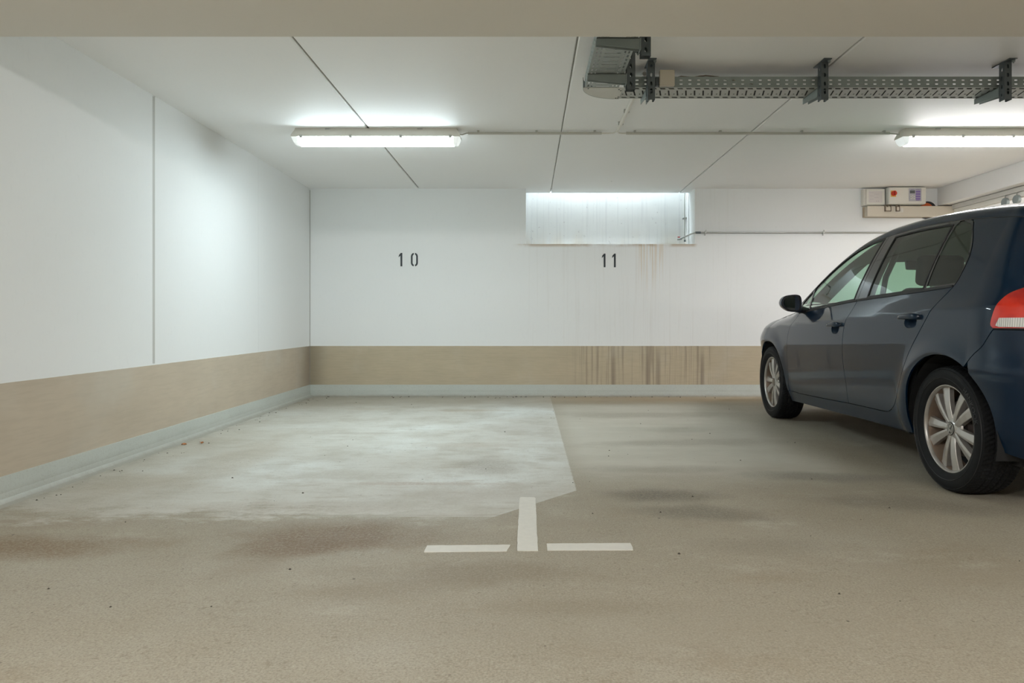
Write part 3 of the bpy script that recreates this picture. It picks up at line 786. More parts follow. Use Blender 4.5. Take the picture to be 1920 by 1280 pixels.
# ================================================================== litter
M_LEAF = simple('dry_leaf', (.42, .16, .05), .7, var=.3, nscale=200)
M_CRUMB = simple('dark_crumb', (.06, .05, .04), .8, var=.3)
def fl(px, py): d = EYE * 1320 / (py - 598.5); return ((px - 991) * d / 1320, d)
def leaf(px, py, s, rz, label):
    x, y = fl(px, py); V = []; n = 5
    for i in range(n + 1):
        t = i / n; w_ = s * .38 * math.sin(PI * t) ** .8; z = .003 + .35 * s * math.sin(PI * t) * .4
        V += [((t - .5) * s, -w_, z + .006 * math.sin(t * 9)), ((t - .5) * s, 0, z - .002), ((t - .5) * s, w_, z + .004)]
    Fc = []
    for i in range(n):
        for j in (0, 1): Fc.append((3 * i + j, 3 * i + 3 + j, 3 * i + 4 + j, 3 * i + 1 + j))
    o = mesh('dry_leaf', V, Fc, M_LEAF, loc=(x, y, .001)); o.rotation_euler = (0, 0, rz)
    md = o.modifiers.new('thickness', 'SOLIDIFY'); md.thickness = .0008
    return tag(o, label, 'leaf')
leaf(345, 834, .032, .4, 'orange dry leaf crumb on the floor near the left kerb, left one')
leaf(378, 831, .036, 2.2, 'brown dry leaf crumb on the floor near the left kerb, right one')
V = []; Fc = []
rnd = random.Random(11)
for i in range(150):
    if i % 3 == 0: x = rnd.uniform(-2.3, 2.0); y = 7.645 - abs(rnd.gauss(0, .07))
    elif i % 3 == 1: y = rnd.uniform(3.0, 7.5); x = -2.325 + abs(rnd.gauss(0, .08))
    else: x = rnd.uniform(-1.9, 1.9); y = rnd.uniform(2.0, 7.2)
    s = rnd.uniform(.002, .0065) * (1.6 if i % 3 == 0 else 1); b = len(V)
    V += [(x - s, y, 0), (x + s * .3, y - s, 0), (x + s, y + s * .5, 0), (x, y + s, 0), (x, y, s * .9)]
    Fc += [(b, b + 1, b + 4), (b + 1, b + 2, b + 4), (b + 2, b + 3, b + 4), (b + 3, b, b + 4)]
tag(mesh('grit', V, Fc, M_CRUMB), 'dark grit and crumbs scattered on the garage floor along the kerbs', 'grit', kind='stuff')

# ================================================================== the car: one smooth side surface
# local frame: origin on the floor below the rear axle, +y forward, left side at -x
def sp(xs, ys):
    """monotone cubic curve through points, tabulated"""
    xs = np.array(xs, float); ys = np.array(ys, float)
    if xs[0] > xs[-1]: xs = xs[::-1]; ys = ys[::-1]
    h = np.diff(xs); d = np.diff(ys) / h; n = len(xs); m = np.zeros(n)
    m[0] = d[0]; m[-1] = d[-1]
    for i in range(1, n - 1):
        if d[i - 1] * d[i] > 0:
            w1 = 2 * h[i] + h[i - 1]; w2 = h[i] + 2 * h[i - 1]; m[i] = (w1 + w2) / (w1 / d[i - 1] + w2 / d[i])
    X = np.linspace(xs[0], xs[-1], 3001); i = np.clip(np.searchsorted(xs, X, side='right') - 1, 0, n - 2); t = (X - xs[i]) / h[i]
    Y = (1 + 2 * t) * (1 - t) ** 2 * ys[i] + t * (1 - t) ** 2 * h[i] * m[i] + t * t * (3 - 2 * t) * ys[i + 1] + t * t * (t - 1) * h[i] * m[i + 1]
    Y = Y.tolist(); x0, x1 = float(xs[0]), float(xs[-1]); k = 3000 / (x1 - x0); m0, m1 = float(m[0]), float(m[-1])
    def f(x):
        if x <= x0: return Y[0] + m0 * (x - x0)
        if x >= x1: return Y[-1] + m1 * (x - x1)
        u = (x - x0) * k; j = int(u)
        if j >= 3000: return Y[-1]
        return Y[j] + (Y[j + 1] - Y[j]) * (u - j)
    return f
def ss(a, b, x):
    t = min(1., max(0., (x - a) / (b - a))); return t * t * (3 - 2 * t)
WB = sp([.10, .16, .22, .27, .33, .42, .52, .60, .70, .78, .815], [.79, .812, .832, .849, .868, .880, .8875, .891, .892, .890, .887])
CR = lambda s: .889 - .045 * s                                   # height of the shoulder crease
ZBELT = sp([-.7, -.01, .26, .98, 1.79, 2.3], [1.012, .997, .984, .955, .902, .868])
WAB = sp([0, .15, .4, .7, 1.0], [.886, .8775, .865, .852, .842])  # crease -> belt
ZR = sp([-.48, -.3, 0, .3, .6, .9, 1.1, 1.3, 1.5, 1.7, 1.9, 2.12, 2.45, 2.75], [1.305, 1.339, 1.375, 1.398, 1.407, 1.401, 1.381, 1.344, 1.278, 1.191, 1.086, .962, .78, .62])
LEAN = sp([0, .1, .2, .3, .4, .5], [0, .034, .076, .125, .182, .25])
ZF = sp([2.0, 2.12, 2.3, 2.578, 2.9, 3.15, 3.5, 4.03], [.955, .925, .895, .856, .795, .745, .715, .70])   # top edge of the wing
def W(s, z):
    zb = ZBELT(s); c = CR(s)
    if z <= c:
        w = WB(z - (c - .815) * ss(.45, .80, z))
    elif z <= zb: w = WAB((z - c) / (zb - c)) + .001
    else: w = WAB(1.) + .001 - LEAN(z - zb)
    if s > 1.2: w -= .028 * ss(1.2, 2.4, s) * ss(zb - .15, zb + .15, z)
    if s < .3: w -= .03 * ss(.3, -.6, s) * ss(zb - .2, zb + .3, z)
    w -= .012 * ((s - 1.1) / 1.3) ** 2
    for q in (0, 2.578):
        r = math.hypot(s - q, z - .31)
        w += .016 * math.exp(-((r - .365) / .062) ** 2)
    if s > 1.95:
        r = .09 * ss(2.05, 2.25, s); u = (z - (ZF(s) - .09)) / .09
        if u > 0: w -= r * (1 - math.sqrt(max(0, 1 - min(.9, u) ** 2)))
    return w
FE = sp([.10, .2, .35, .5, .62, .70, .78], [3.28, 3.36, 3.43, 3.458, 3.44, 3.37, 3.24])
RE = sp([.10, .25, .35, .5, .62, .68, .75, .9, 1.0, 1.2, 1.35], [.56, .63, .70, .741, .735, .71, .69, .665, .635, .565, .50])
SR, SF, NR, NF = -.22, 2.60, 2.7, 2.4
def _arc(a, Wd, n):
    th = np.linspace(0, math.pi / 2, 600)
    x = a * np.sin(th) ** (2 / n); y = Wd * np.cos(th) ** (2 / n)
    return th, np.concatenate([[0], np.cumsum(np.hypot(np.diff(x), np.diff(y)))])
AR = _arc(.741 - .22, .89, NR); AF = _arc(3.458 - 2.60, .89, NF)
TR = SR - AR[1][-1]; TF = SF + AF[1][-1]
def S2(t, z):
    """(t, z) -> (s, w): t is the length along the body side, wrapping round the bumpers to the centre line"""
    if t < SR:
        th = float(np.interp(SR - t, AR[1], AR[0])); a = RE(z) - .22
        return SR - a * math.sin(th) ** (2 / NR), W(SR, z) * max(0, math.cos(th)) ** (2 / NR)
    if t > SF:
        th = float(np.interp(t - SF, AF[1], AF[0])); a = FE(z) - 2.60
        zz = z
        return SF + a * math.sin(th) ** (2 / NF), W(SF, min(z, .85)) * max(0, math.cos(th)) ** (2 / NF)
    return t, W(t, z)

# ------------------------------------------------------------------ materials of the car
def mat_paint():
    n = NT('dark_blue_paint'); n.coord()
    fl_ = n.noise(900, 2, .5)
    c = n.mix(fl_, (.001, .0105, .028), (.002, .016, .040))
    m = n.bsdf(c, .38, .0, coat=1.0, coat_rough=.006, spec=.08)
    n.b.inputs['Coat IOR'].default_value = 1.41
    return m
M_PAINT = mat_paint()
M_GLOSSB = simple('gloss_black', (.012, .014, .018), .12, coat=.6, nscale=4)
M_RUB = simple('rubber_black', (.012, .012, .013), .55)
M_TYRE = simple('tyre_rubber', (.005, .0055, .0065), .7, var=.2, nscale=30, bump=.2, spec=.3)
def mat_rim():
    n = NT('alloy_silver'); x, y, z = n.coord()
    c = n.mix(n.noise(20, 3), (.44, .42, .40), (.54, .52, .49))
    c = n.mix(n.mul(n.step(n.noise(14, 4), .45, .75), .35), c, (.30, .23, .17))
    return n.bsdf(c, .34, .55, coat=.4)
M_RIM = mat_rim()
def mat_barrel():
    n = NT('rim_barrel_brake_dust'); n.coord()
    return n.bsdf(n.mix(n.noise(18, 4), (.22, .145, .10), (.36, .28, .22)), .5, .4)
M_BARREL = mat_barrel()
M_CAP = simple('cap_dark_grey', (.10, .10, .095), .35, .4)
M_DISC = simple('brake_steel', (.12, .10, .09), .45, .6)
M_CHROME = simple('chrome', (.62, .62, .62), .12, 1.0)
M_TRIM = simple('interior_trim', (.028, .030, .032), .75, bump=.2)
M_SEAT = simple('seat_fabric', (.022, .023, .025), .9, bump=.4)
M_LINER = simple('headliner', (.42, .41, .375), .9)
M_UNDER = simple('underbody', (.010, .010, .010), .9)
def mat_glass(name, tint, refl=1.5):
    n = NT(name); n.coord()
    tr = n.n('ShaderNodeBsdfTransparent'); tr.inputs[0].default_value = (*tint, 1)
    gl = n.n('ShaderNodeBsdfGlossy'); gl.inputs['Roughness'].default_value = .0; gl.inputs[0].default_value = (1, 1, 1, 1)
    ge = n.n('ShaderNodeNewGeometry')                    # a thin pane reflects the same from both sides
    fr = n.n('ShaderNodeFresnel'); n.put(fr.inputs[0], n.add(refl, n.mul(ge.outputs['Backfacing'], 1 / refl - refl)))
    mx = n.n('ShaderNodeMixShader'); n.t.links.new(fr.outputs[0], mx.inputs[0]); n.t.links.new(tr.outputs[0], mx.inputs[1]); n.t.links.new(gl.outputs[0], mx.inputs[2])
    n.t.links.new(mx.outputs[0], n.out.inputs[0]); return n.m
M_GLASS = mat_glass('green_tinted_glass', (.58, .76, .65), 1.55)
M_GLASSR = mat_glass('dark_green_tinted_glass', (.46, .64, .53), 1.55)
def mat_red():
    n = NT('red_lamp_lens'); x, y, z = n.coord()
    c = n.mix(n.step(n.noise(7, 3, .5, n.scaled((1, 1, 1.4))), .35, .65), (.33, .004, .004), (.66, .022, .006))
    return n.bsdf(c, .18, coat=1.0)
M_RED = mat_red()
def mat_clear():
    n = NT('ribbed_clear_lens'); x, y, z = n.coord()
    w = n.n('ShaderNodeTexWave', wave_type='BANDS', bands_direction='Y'); n.put(w.inputs[0], n.P); w.inputs['Scale'].default_value = 42
    c = n.mix(w.outputs[1], (.50, .50, .48), (.74, .74, .71))
    return n.bsdf(c, .2, coat=1.0, normal=n.bump(w.outputs[1], .5, .003))
M_CLEAR = mat_clear()

CAR = empty('hatchback_car', (2.895, 3.435, 0), -R(1.0), label='dark blue five-door hatchback parked nose to the back wall at the right', cat='car')

def SP(t, z, off=0., side=-1):
    s, w = S2(t, z)
    p = Vector((-w, s, z))
    if off or True:
        e = .003
        a = S2(t + e, z); b = S2(t - e, z); c = S2(t, z + e); d = S2(t, z - e)
        dt = Vector((-(a[1] - b[1]), a[0] - b[0], 0)); dz = Vector((-(c[1] - d[1]), c[0] - d[0], 2 * e))
        n = dz.cross(dt)
        if n.length < 1e-12: n = Vector((-1, 0, 0))
        n.normalize()
        if n.x > 0 and -.1 < t < 2.5: n = -n
    p = p + n * off
    if side > 0: p.x = -p.x; n = Vector((-n.x, n.y, n.z))
    return p, n
def panel(name, outer, mat, parent=CAR, holes=(), off=0., offf=None, side=-1, gap=.0022, flange=.014, res=.02, both=False, stepd=.018, flange_holes=True):
    outer = dens(outer, stepd); holes = [dens(h, stepd) for h in holes]
    oi = inset(outer, gap) if gap else outer
    if both: oi = [((TR, v) if u0 < TR + 1e-4 else (TF, v) if u0 > TF - 1e-4 else (u, v)) for (u, v), (u0, v0) in zip(oi, outer)]
    V = []; N = []; Fc = []
    ov, fc, loops = fill2d(oi, holes, res)
    for sd in ((-1, 1) if both else (side,)):
        base = len(V); n0 = len(ov)
        for (u, v) in ov:
            p, n = SP(u, v, off + (offf(u, v) if offf else 0.), sd); V.append(p); N.append(n)
        # orientation: (u fwd, v up) -> cross points to -x (outside) for the left side when the triangle is clockwise in (u,v)
        for f in fc:
            a, b, c = [V[base + i] for i in f[:3]]
            nn = (b - a).cross(c - a)
            f2 = tuple(base + i for i in f)
            Fc.append(f2 if nn.dot(N[base + f[0]]) > 0 else f2[::-1])
        if flange:
            for li, lp in enumerate(loops if flange_holes else loops[:1]):
                ctr = len(V); m = len(lp)
                for i in lp: V.append(V[base + i].copy()); N.append(N[base + i])
                for i in lp: V.append(V[base + i] - N[base + i] * flange); N.append(N[base + i])
                for i in range(m):
                    j = (i + 1) % m
                    if both and (max(ov[lp[i]][0], ov[lp[j]][0]) < TR + .002 or min(ov[lp[i]][0], ov[lp[j]][0]) > TF - .002): continue
                    Fc.append((ctr + i, ctr + j, ctr + m + j, ctr + m + i))
    o = mesh(name, V, Fc, mat, parent, smooth=True)
    # sharp edges at the flange come from separate vertices; keep analytic normals on the skin
    me = o.data
    nl = [None] * len(me.loops)
    pol = me.polygons
    if len(me.vertices) == len(V):
        for p_ in pol:
            fl_ = len(p_.vertices) == 4
            for li in p_.loop_indices:
                vi = me.loops[li].vertex_index
                nl[li] = tuple(p_.normal) if fl_ else tuple(N[vi])
        me.normals_split_custom_set(nl)
    return o
def mirrorx(pts): return pts

DEL = lambda s: .028 + .012 * ss(1.4, .9, s)
def top_line(s0, s1, d=None, n=16):
    out = []
    for i in range(n + 1):
        s = s0 + (s1 - s0) * i / n
        out.append((s, ZR(s) - (d(s) if d else DEL(s))))
    return out
def belt_line(s0, s1, dz=0., n=14):
    return [(s0 + (s1 - s0) * i / n, ZBELT(s0 + (s1 - s0) * i / n) + dz) for i in range(n + 1)]

lead = smooth_line([(2.165, .272), (2.136, .40), (2.136, .527), (2.129, .648), (2.104, .726), (2.062, .797), (2.028, .860), (2.018, ZBELT(2.018))], 3)
bsh = smooth_line([(1.060, .303), (1.058, .415), (1.068, .484), (1.083, .56), (1.089, .637), (1.085, .702), (1.068, .78), (1.042, .843), (1.013, .901), (.984, ZBELT(.984))], 3)
rsh = smooth_line([(.60, .313), (.548, .318), (.50, .337), (.453, .372), (.421, .410), (.378, .479), (.338, .553), (.301, .62), (.248, .696), (.168, .784), (.105, .855), (.052, .923), (.010, .963), (-.028, .998)], 3)
rarch = smooth_line([(.318, .232), (.317, .329), (.309, .41), (.286, .490), (.248, .550), (.193, .600), (.119, .641), (.03, .664), (-.068, .666), (-.152, .648), (-.234, .608), (-.300, .550), (-.345, .48), (-.372, .41), (-.386, .34), (-.397, .26)], 4)
farch = smooth_line([(2.190, .185), (2.197, .26), (2.190, .326), (2.198, .403), (2.243, .489), (2.318, .574), (2.425, .632), (2.546, .653), (2.66, .645), (2.77, .608), (2.86, .546), (2.915, .47), (2.943, .39), (2.955, .30), (2.96, .215)], 4)
bottom = [(2.165, .272), (1.95, .268 + .003), (1.5, .286), (1.060, .303), (.80, .309), (.60, .313)]
bot_f = [p for p in bottom if p[0] >= 1.06]; bot_r = [p for p in bottom if p[0] <= 1.06]

# recesses behind the handles
def ell(cu, cv, a, b, rot, n=28):
    return [(cu + a * math.cos(t) * math.cos(rot) - b * math.sin(t) * math.sin(rot), cv + a * math.cos(t) * math.sin(rot) + b * math.sin(t) * math.cos(rot)) for t in [i * 2 * PI / n for i in range(n)]]
HR = (.268, .838); HF = (1.205, .790)

def door_set(sd):
    # ---- front door
    fd = panel('front_door', lead[::1] + belt_line(2.018, .984)[1:-1] + bsh[::-1] + bot_f[::-1][1:-1], M_PAINT, holes=[ell(HF[0] - .005, HF[1] - .012, .062, .036, -.08)], side=sd)
    # ---- rear door
    rd = panel('rear_door', bsh + belt_line(.984, -.028)[1:-1] + rsh[::-1] + bot_r[::-1][1:-1], M_PAINT, holes=[ell(HR[0] - .005, HR[1] - .012, .062, .036, -.08)], side=sd)
    for d, (hu, hv) in ((fd, HF), (rd, HR)):
        c = (hu - .005, hv - .012)
        def dish(u, v, c=c):
            du, dv = u - c[0], v - c[1]; ca, sa = math.cos(-.08), math.sin(-.08)
            q = ((du * ca + dv * sa) / .062) ** 2 + ((-du * sa + dv * ca) / .036) ** 2
            return -.034 * max(0, 1 - q) ** .55
        panel('handle_recess', ell(c[0], c[1], .0625, .0365, -.08), M_PAINT, d, offf=dish, side=sd, gap=0, flange=0, res=.006)
        # the grip: a bowed bar with a thick rear end
        V = []; Fc = []; n = 22; m = 12; L = .104
        for i in range(n + 1):
            t = -1 + 2 * i / n
            u = hu + .0 + L * t
            h = .0140 * (1 - abs(t) ** 4) ** .5 * (1.0 - .38 * t)
            if abs(t) > .999: h = .0005
            cv = hv + .010 - .045 * L * t + .006 * (1 - t * t) - .0
            lift = .002 + .024 * (1 - t ** 4)
            th = .0105 * (1 - abs(t) ** 6) ** .5 + .0005
            for j in range(m):
                a = 2 * PI * j / m
                vv = cv + h * math.copysign(abs(math.sin(a)) ** .75, math.sin(a)); off = lift + th * math.copysign(abs(math.cos(a)) ** .8, math.cos(a))
                p, _ = SP(u, vv, off, sd); V.append(p)
        for i in range(n):
            for j in range(m): Fc.append((i * m + j, (i + 1) * m + j, (i + 1) * m + (j + 1) % m, i * m + (j + 1) % m))
        Fc += [tuple(range(m)), tuple(range(n * m, n * m + m))[::-1]]
        o = mesh('door_handle', V, Fc, M_PAINT, d, smooth=True)
        bm = bmesh.new(); bm.from_mesh(o.data); bmesh.ops.recalc_face_normals(bm, faces=bm.faces); bm.to_mesh(o.data); bm.free()
    # window frames, seals, panes
    gtop = lambda s: .034 + .018 * ss(1.5, 1.0, s)
    g1 = belt_line(1.800, 1.040, .018) + [(1.020, 1.10), (.993, ZR(.993) - .054)] + top_line(1.02, 1.845, gtop) + [(1.862, 1.068), (1.835, 1.00)]
    g0 = [(2.035, ZBELT(2.035) + .016), (1.95, ZBELT(1.95) + .016), (1.838, ZBELT(1.838) + .018), (1.868, 1.00), (1.896, ZR(1.896) - .038), (1.96, ZR(1.96) - .036), (2.03, ZR(2.03) - .040)]
    fr = belt_line(2.085, .984) + top_line(.944, 2.085, None, 22)
    panel('door_frame', fr, M_GLOSSB, fd, holes=[g1, g0], off=.0, side=sd, gap=.002, flange_holes=False, flange=.014, res=.03)
    g1o = inset(dens(g1, .03), -.0085)
    panel('window_seal', g1o, M_RUB, fd, holes=[g1], off=.0025, side=sd, gap=0, flange=.004, res=.03)
    panel('window_pane', g1, M_GLASS, fd, off=-.0025, side=sd, gap=0, flange=0, res=.04)
    panel('corner_pane', g0, M_GLASS, fd, off=-.005, side=sd, gap=0, flange=0, res=.04)
    q1 = belt_line(.850, .240, .019) + [(.222, ZR(.222) - .068)] + top_line(.28, .836, lambda s: .066)
    q0 = smooth_line([(.210, 1.004), (.188, ZR(.19) - .069), (.085, 1.323), (.045, 1.303), (-.010, 1.235), (-.042, 1.16), (-.052, 1.09), (-.040, 1.018)], 4)
    fr = belt_line(.984, -.028) + smooth_line([(-.028, ZBELT(-.028)), (-.050, 1.04), (-.064, 1.131), (-.036, 1.213), (.020, 1.29), (.052, 1.330), (.090, ZR(.09) - .042)], 4)[1:] + top_line(.13, .944, lambda s: .040, 14)
    panel('door_frame', fr, M_GLOSSB, rd, holes=[q1, q0], side=sd, gap=.002, flange_holes=False, flange=.014, res=.03)
    panel('window_seal', inset(dens(q1, .03), -.0085), M_RUB, rd, holes=[q1], off=.0025, side=sd, gap=0, flange=.004, res=.03)
    panel('window_pane', q1, M_GLASSR, rd, off=-.0025, side=sd, gap=0, flange=0, res=.04)
    panel('quarter_pane', q0, M_GLASSR, rd, off=-.0025, side=sd, gap=0, flange=0, res=.04)
    # belt moulding
    for d, a, b in ((fd, 2.03, .988), (rd, .980, -.02)):
        bl = belt_line(a, b, -.002); bt = belt_line(b, a, .0105)
        panel('belt_moulding', bl + bt, M_RUB, d, off=.004, side=sd, gap=0, flange=.006, res=.03)
    # outer rubber line round the rear window
    ol = smooth_line([(-.034, 1.004), (-.058, 1.04), (-.072, 1.131), (-.043, 1.217), (.014, 1.296), (.047, 1.338), (.088, ZR(.088) - .034)], 4)
    il = smooth_line([(-.028, 1.004), (-.050, 1.04), (-.064, 1.131), (-.036, 1.213), (.020, 1.29), (.052, 1.330), (.090, ZR(.09) - .042)], 4)
    # ---- door trims inside
    panel('inner_trim', [(2.05, .30), (2.05, ZBELT(2.05) - .0)] + belt_line(2.0, 1.07, .004) + [(1.07, .30)], M_TRIM, fd, off=-.065, side=sd, gap=0, flange=0, res=.06)
    panel('inner_trim', [(1.04, .30)] + belt_line(1.04, -.02, .006) + [(.0, .75), (.30, .60), (.36, .30)], M_TRIM, rd, off=-.065, side=sd, gap=0, flange=0, res=.06)
    # ---- door mirror
    mirror(fd, sd)
    return fd, rd

def mirror(par, sd):
    # outline of the housing seen from behind (x outwards, z), then a domed cap forwards
    y0 = 1.830
    o = smooth_line([(.880, .905), (.878, .960), (.886, 1.000), (.912, 1.014), (.960, 1.013), (1.000, 1.004), (1.022, .984), (1.030, .955), (1.022, .928), (.998, .906), (.965, .890), (.915, .886), (.885, .892), (.880, .905)], 5)[:-1]
    n = len(o); cxm = sum(p[0] for p in o) / n; czm = sum(p[1] for p in o) / n
    o = [(a, b + .010) for a, b in o]; czm += .010
    V = []; Fc = []
    rings = [(0.93, .004), (1.0, -.002), (1.02, .012), (1.0, .045), (.92, .078), (.76, .104), (.52, .120), (.25, .127)]
    for k_, (sc, dy) in enumerate(rings):
        for p in o: V.append((sd * (cxm + (p[0] - cxm) * sc), y0 + dy, czm + (p[1] - czm) * sc))
    for k_ in range(len(rings) - 1):
        for i in range(n): Fc.append((k_ * n + i, k_ * n + (i + 1) % n, (k_ + 1) * n + (i + 1) % n, (k_ + 1) * n + i))
    Fc.append(tuple((len(rings) - 1) * n + i for i in range(n))); Fc.append(tuple(range(n))[::-1])
    h = mesh('door_mirror', V, Fc, M_PAINT, par, smooth=True)
    bm = bmesh.new(); bm.from_mesh(h.data); bmesh.ops.recalc_face_normals(bm, faces=bm.faces); bm.to_mesh(h.data); bm.free()
    h.data.set_sharp_from_angle(angle=R(50))
    # black ring and glass (glass turned a little towards the driver)
    V = [(sd * (cxm + (p[0] - cxm) * .93), y0 - .0005 + .003, czm + (p[1] - czm) * .93) for p in o]; V2 = [(sd * (cxm + (p[0] - cxm) * .80), y0 + .001, czm + (p[1] - czm) * .82) for p in o]
    mesh('mirror_surround', V + V2, [(i, (i + 1) % n, n + (i + 1) % n, n + i) for i in range(n)], M_BLACK, par)
    V = [(sd * (cxm + (p[0] - cxm) * .81), y0 + .000 - .012 * ((p[0] - cxm) / .09), czm + (p[1] - czm) * .83) for p in o]
    mesh('mirror_glass', V, [tuple(range(n))], simple('mirror_glass', (.75, .80, .80), .02, 1.0) if 'mirror_glass' not in bpy.data.materials else bpy.data.materials['mirror_glass'], par)
    # foot: tapered arm to the door corner
    V = []; m = 12
    for i in range(7):
        t = i / 6
        c = Vector((sd * (.800 + .105 * t), 1.930 - .050 * t, .905 + .020 * t)); a = .060 - .022 * t; b = .024 + .008 * t
        for j in range(m):
            th = 2 * PI * j / m
            V.append((c.x, c.y + a * math.cos(th), c.z + b * math.sin(th)))
    Fc = [(i * m + j, i * m + (j + 1) % m, (i + 1) * m + (j + 1) % m, (i + 1) * m + j) for i in range(6) for j in range(m)]
    mesh('mirror_foot', V, Fc, M_BLACK, par, smooth=True)

doors = [door_set(-1), door_set(1)]

# ---- body side with sill, rear quarter and C-pillar
shut_r = [(-.402, None)]
def zroof_at(t):
    s, _ = S2(t, 1.3); return ZR(s) - .040
side_top = [(.090, ZR(.09) - .042)] + [(t, zroof_at(t)) for t in [.05, 0, -.05, -.1, -.15, -.2, -.25, -.3, -.35, -.40]]
tail_l = smooth_line([(-.545, .988), (-.510, .976), (-.456, .955), (-.426, .927), (-.406, .885), (-.389, .835), (-.388, .812), (-.402, .798)], 4)
bump_l = smooth_line([(-.402, .796), (-.390, .785), (-.365, .756), (-.330, .718), (-.275, .680), (-.228, .634)], 4)
arch_r = [p for p in rarch if p[0] > -.222][::-1]          # from the bumper joint forwards
win_r = smooth_line([(-.028, .998), (-.052, 1.04), (-.066, 1.131), (-.038, 1.213), (.018, 1.29), (.050, 1.330), (.090, ZR(.09) - .042)], 4)
hatch_l = [(-.41, zroof_at(-.41) - .01), (-.455, 1.18), (-.505, 1.06)]
side_poly = [(2.19, .269)] + bottom[:-1] + rsh + win_r[1:-1] + side_top + hatch_l + tail_l + bump_l[1:-1] + arch_r + [(.318, .232), (.917, .218), (1.407, .206), (1.954, .193), (2.186, .186)]
side_poly = [p for i, p in enumerate(side_poly) if i == 0 or math.dist(p, side_poly[i - 1]) > .0012]
for sd in (-1, 1):
    panel('side_panel', side_poly, M_PAINT, side=sd, flange=.012)
    fen = [(2.168, .268)] + lead[1:] + [(2.05, .893), (2.085, .912)] + [(t, ZF(t)) for t in (2.14, 2.2, 2.3, 2.4, 2.5, 2.578, 2.7, 2.8, 2.9, 3.0, 3.06)] + [(3.01, .705), (2.945, .640), (2.885, .565)] + [p for p in farch if p[0] < 2.87 and p[1] > .25][::-1] + [(2.193, .268)]
    panel('front_wing', fen, M_PAINT, side=sd, flange=.012)
    # wheel housings
    for c, nm in ((0., 'rear'), (2.578, 'front')):
        m = MB(); prof = []
        V = []; n = 24
        for i in range(n + 1):
            a = -.25 + (PI + .5) * i / n
            for xw in (.845, .60):
                V.append((sd * xw, c + (-.01 if nm == 'rear' else 0) + .372 * math.cos(a), .31 + .365 * math.sin(a)))
        Fc = [(2 * i, 2 * i + 1, 2 * i + 3, 2 * i + 2) for i in range(n)] + [tuple(range(1, 2 * n + 2, 2))]
        mesh('wheel_housing', V, Fc, M_UNDER, CAR)
    # tail lamp with its white strip
    tl = tail_l[::-1] + [(-.70, .992), (-.79, .985), (-.81, .90), (-.79, .800), (-.60, .798)]
    lamp = panel('tail_lamp', tl, M_RED, side=sd, off=.006, gap=.004, flange=.02, res=.012)
    wp = [(-.435, .807), (-.418, .813), (-.436, .846), (-.60, .847), (-.775, .847), (-.77, .808), (-.60, .806)]
    panel('reversing_lens', wp, M_CLEAR, lamp, side=sd, off=.0085, gap=0, flange=.004, res=.012)
    panel('lamp_gasket', inset(dens(tl, .02), -.001), M_RUB, lamp, holes=[inset(dens(tl, .02), .006)], side=sd, off=.002, gap=0, flange=.01, res=.05)
    hl = [(3.02, .700), (2.965, .648), (3.03, .650), (3.50, .637), (3.60, .66), (3.56, .700), (3.40, ZF(3.4) - .008), (3.2, ZF(3.2) - .006), (3.07, ZF(3.07) - .004)]
    hb = panel('headlamp', hl, M_GLOSSB, side=sd, off=-.05, gap=0, flange=0)
    panel('headlamp_lens', hl, mat_glass('clear_lens_%d' % sd, (.92, .94, .94)), hb, side=sd, off=.002, gap=.002, flange=.05)
    for q in (3.12, 3.36):
        p, nn = SP(q, .69, -.045, sd)
        m = MB(); m.lathe([(-.03, .034), (.0, .030), (.022, .010)], 20, 'y'); b = m.build('reflector', M_CHROME, hb, smooth=40); b.location = p
panel('rear_bumper', bump_l[::-1][1:] + [(-.60, .795), (-.79, .797), (-.815, .73), (-.9, .722), (TR, .722), (TR, .24), (-.9, .235), (-.5, .24)] + [(-.397, .26)] + [p for p in rarch if p[0] < -.235][::-1][1:], M_PAINT, both=True, flange=.02, gap=.0022)
panel('front_bumper', [(2.888, .560), (2.947, .634), (3.03, .645), (3.50, .632), (TF, .622), (TF, .20), (3.4, .20), (2.962, .212)] + [p for p in farch if p[0] > 2.88][::-1][1:], M_PAINT, both=True, flange=.02)
panel('radiator_grille', [(3.60, .640), (3.60, .694), (TF, .694), (TF, .628)], M_GLOSSB, both=True, off=-.008, flange=0)
panel('lower_grille', [(3.45, .30), (3.50, .44), (TF, .45), (TF, .29)], M_GLOSSB, both=True, off=.003, flange=0)
# tailgate
hz = lambda t: 1.288 + .055 * ss(-.42, -1.15, t)
tg = [(-.415, 1.262), (-.458, 1.18), (-.508, 1.06), (-.548, .990), (-.70, .994), (-.795, .987), (-.814, .90), (-.796, .80), (-.818, .733), (-.9, .726), (TR, .726)] + [(t, hz(t)) for t in np.linspace(TR, -.43, 14).tolist()]
rg = smooth_line([(-.60, 1.04), (-.545, 1.12), (-.50, 1.23), (-.56, 1.262)], 4) + [(-.9, 1.285), (TR, 1.295), (TR, 1.035), (-.9, 1.03)]
gate = panel('tailgate', tg, M_PAINT, both=True, holes=[[p if p[0] > TR else (TR + .0008, p[1]) for p in rg]], gap=.002)
panel('rear_pane', [p if p[0] > TR + .001 else (TR, p[1]) for p in rg], M_GLASSR, gate, both=True, off=-.004, gap=0, flange=0, res=.04)

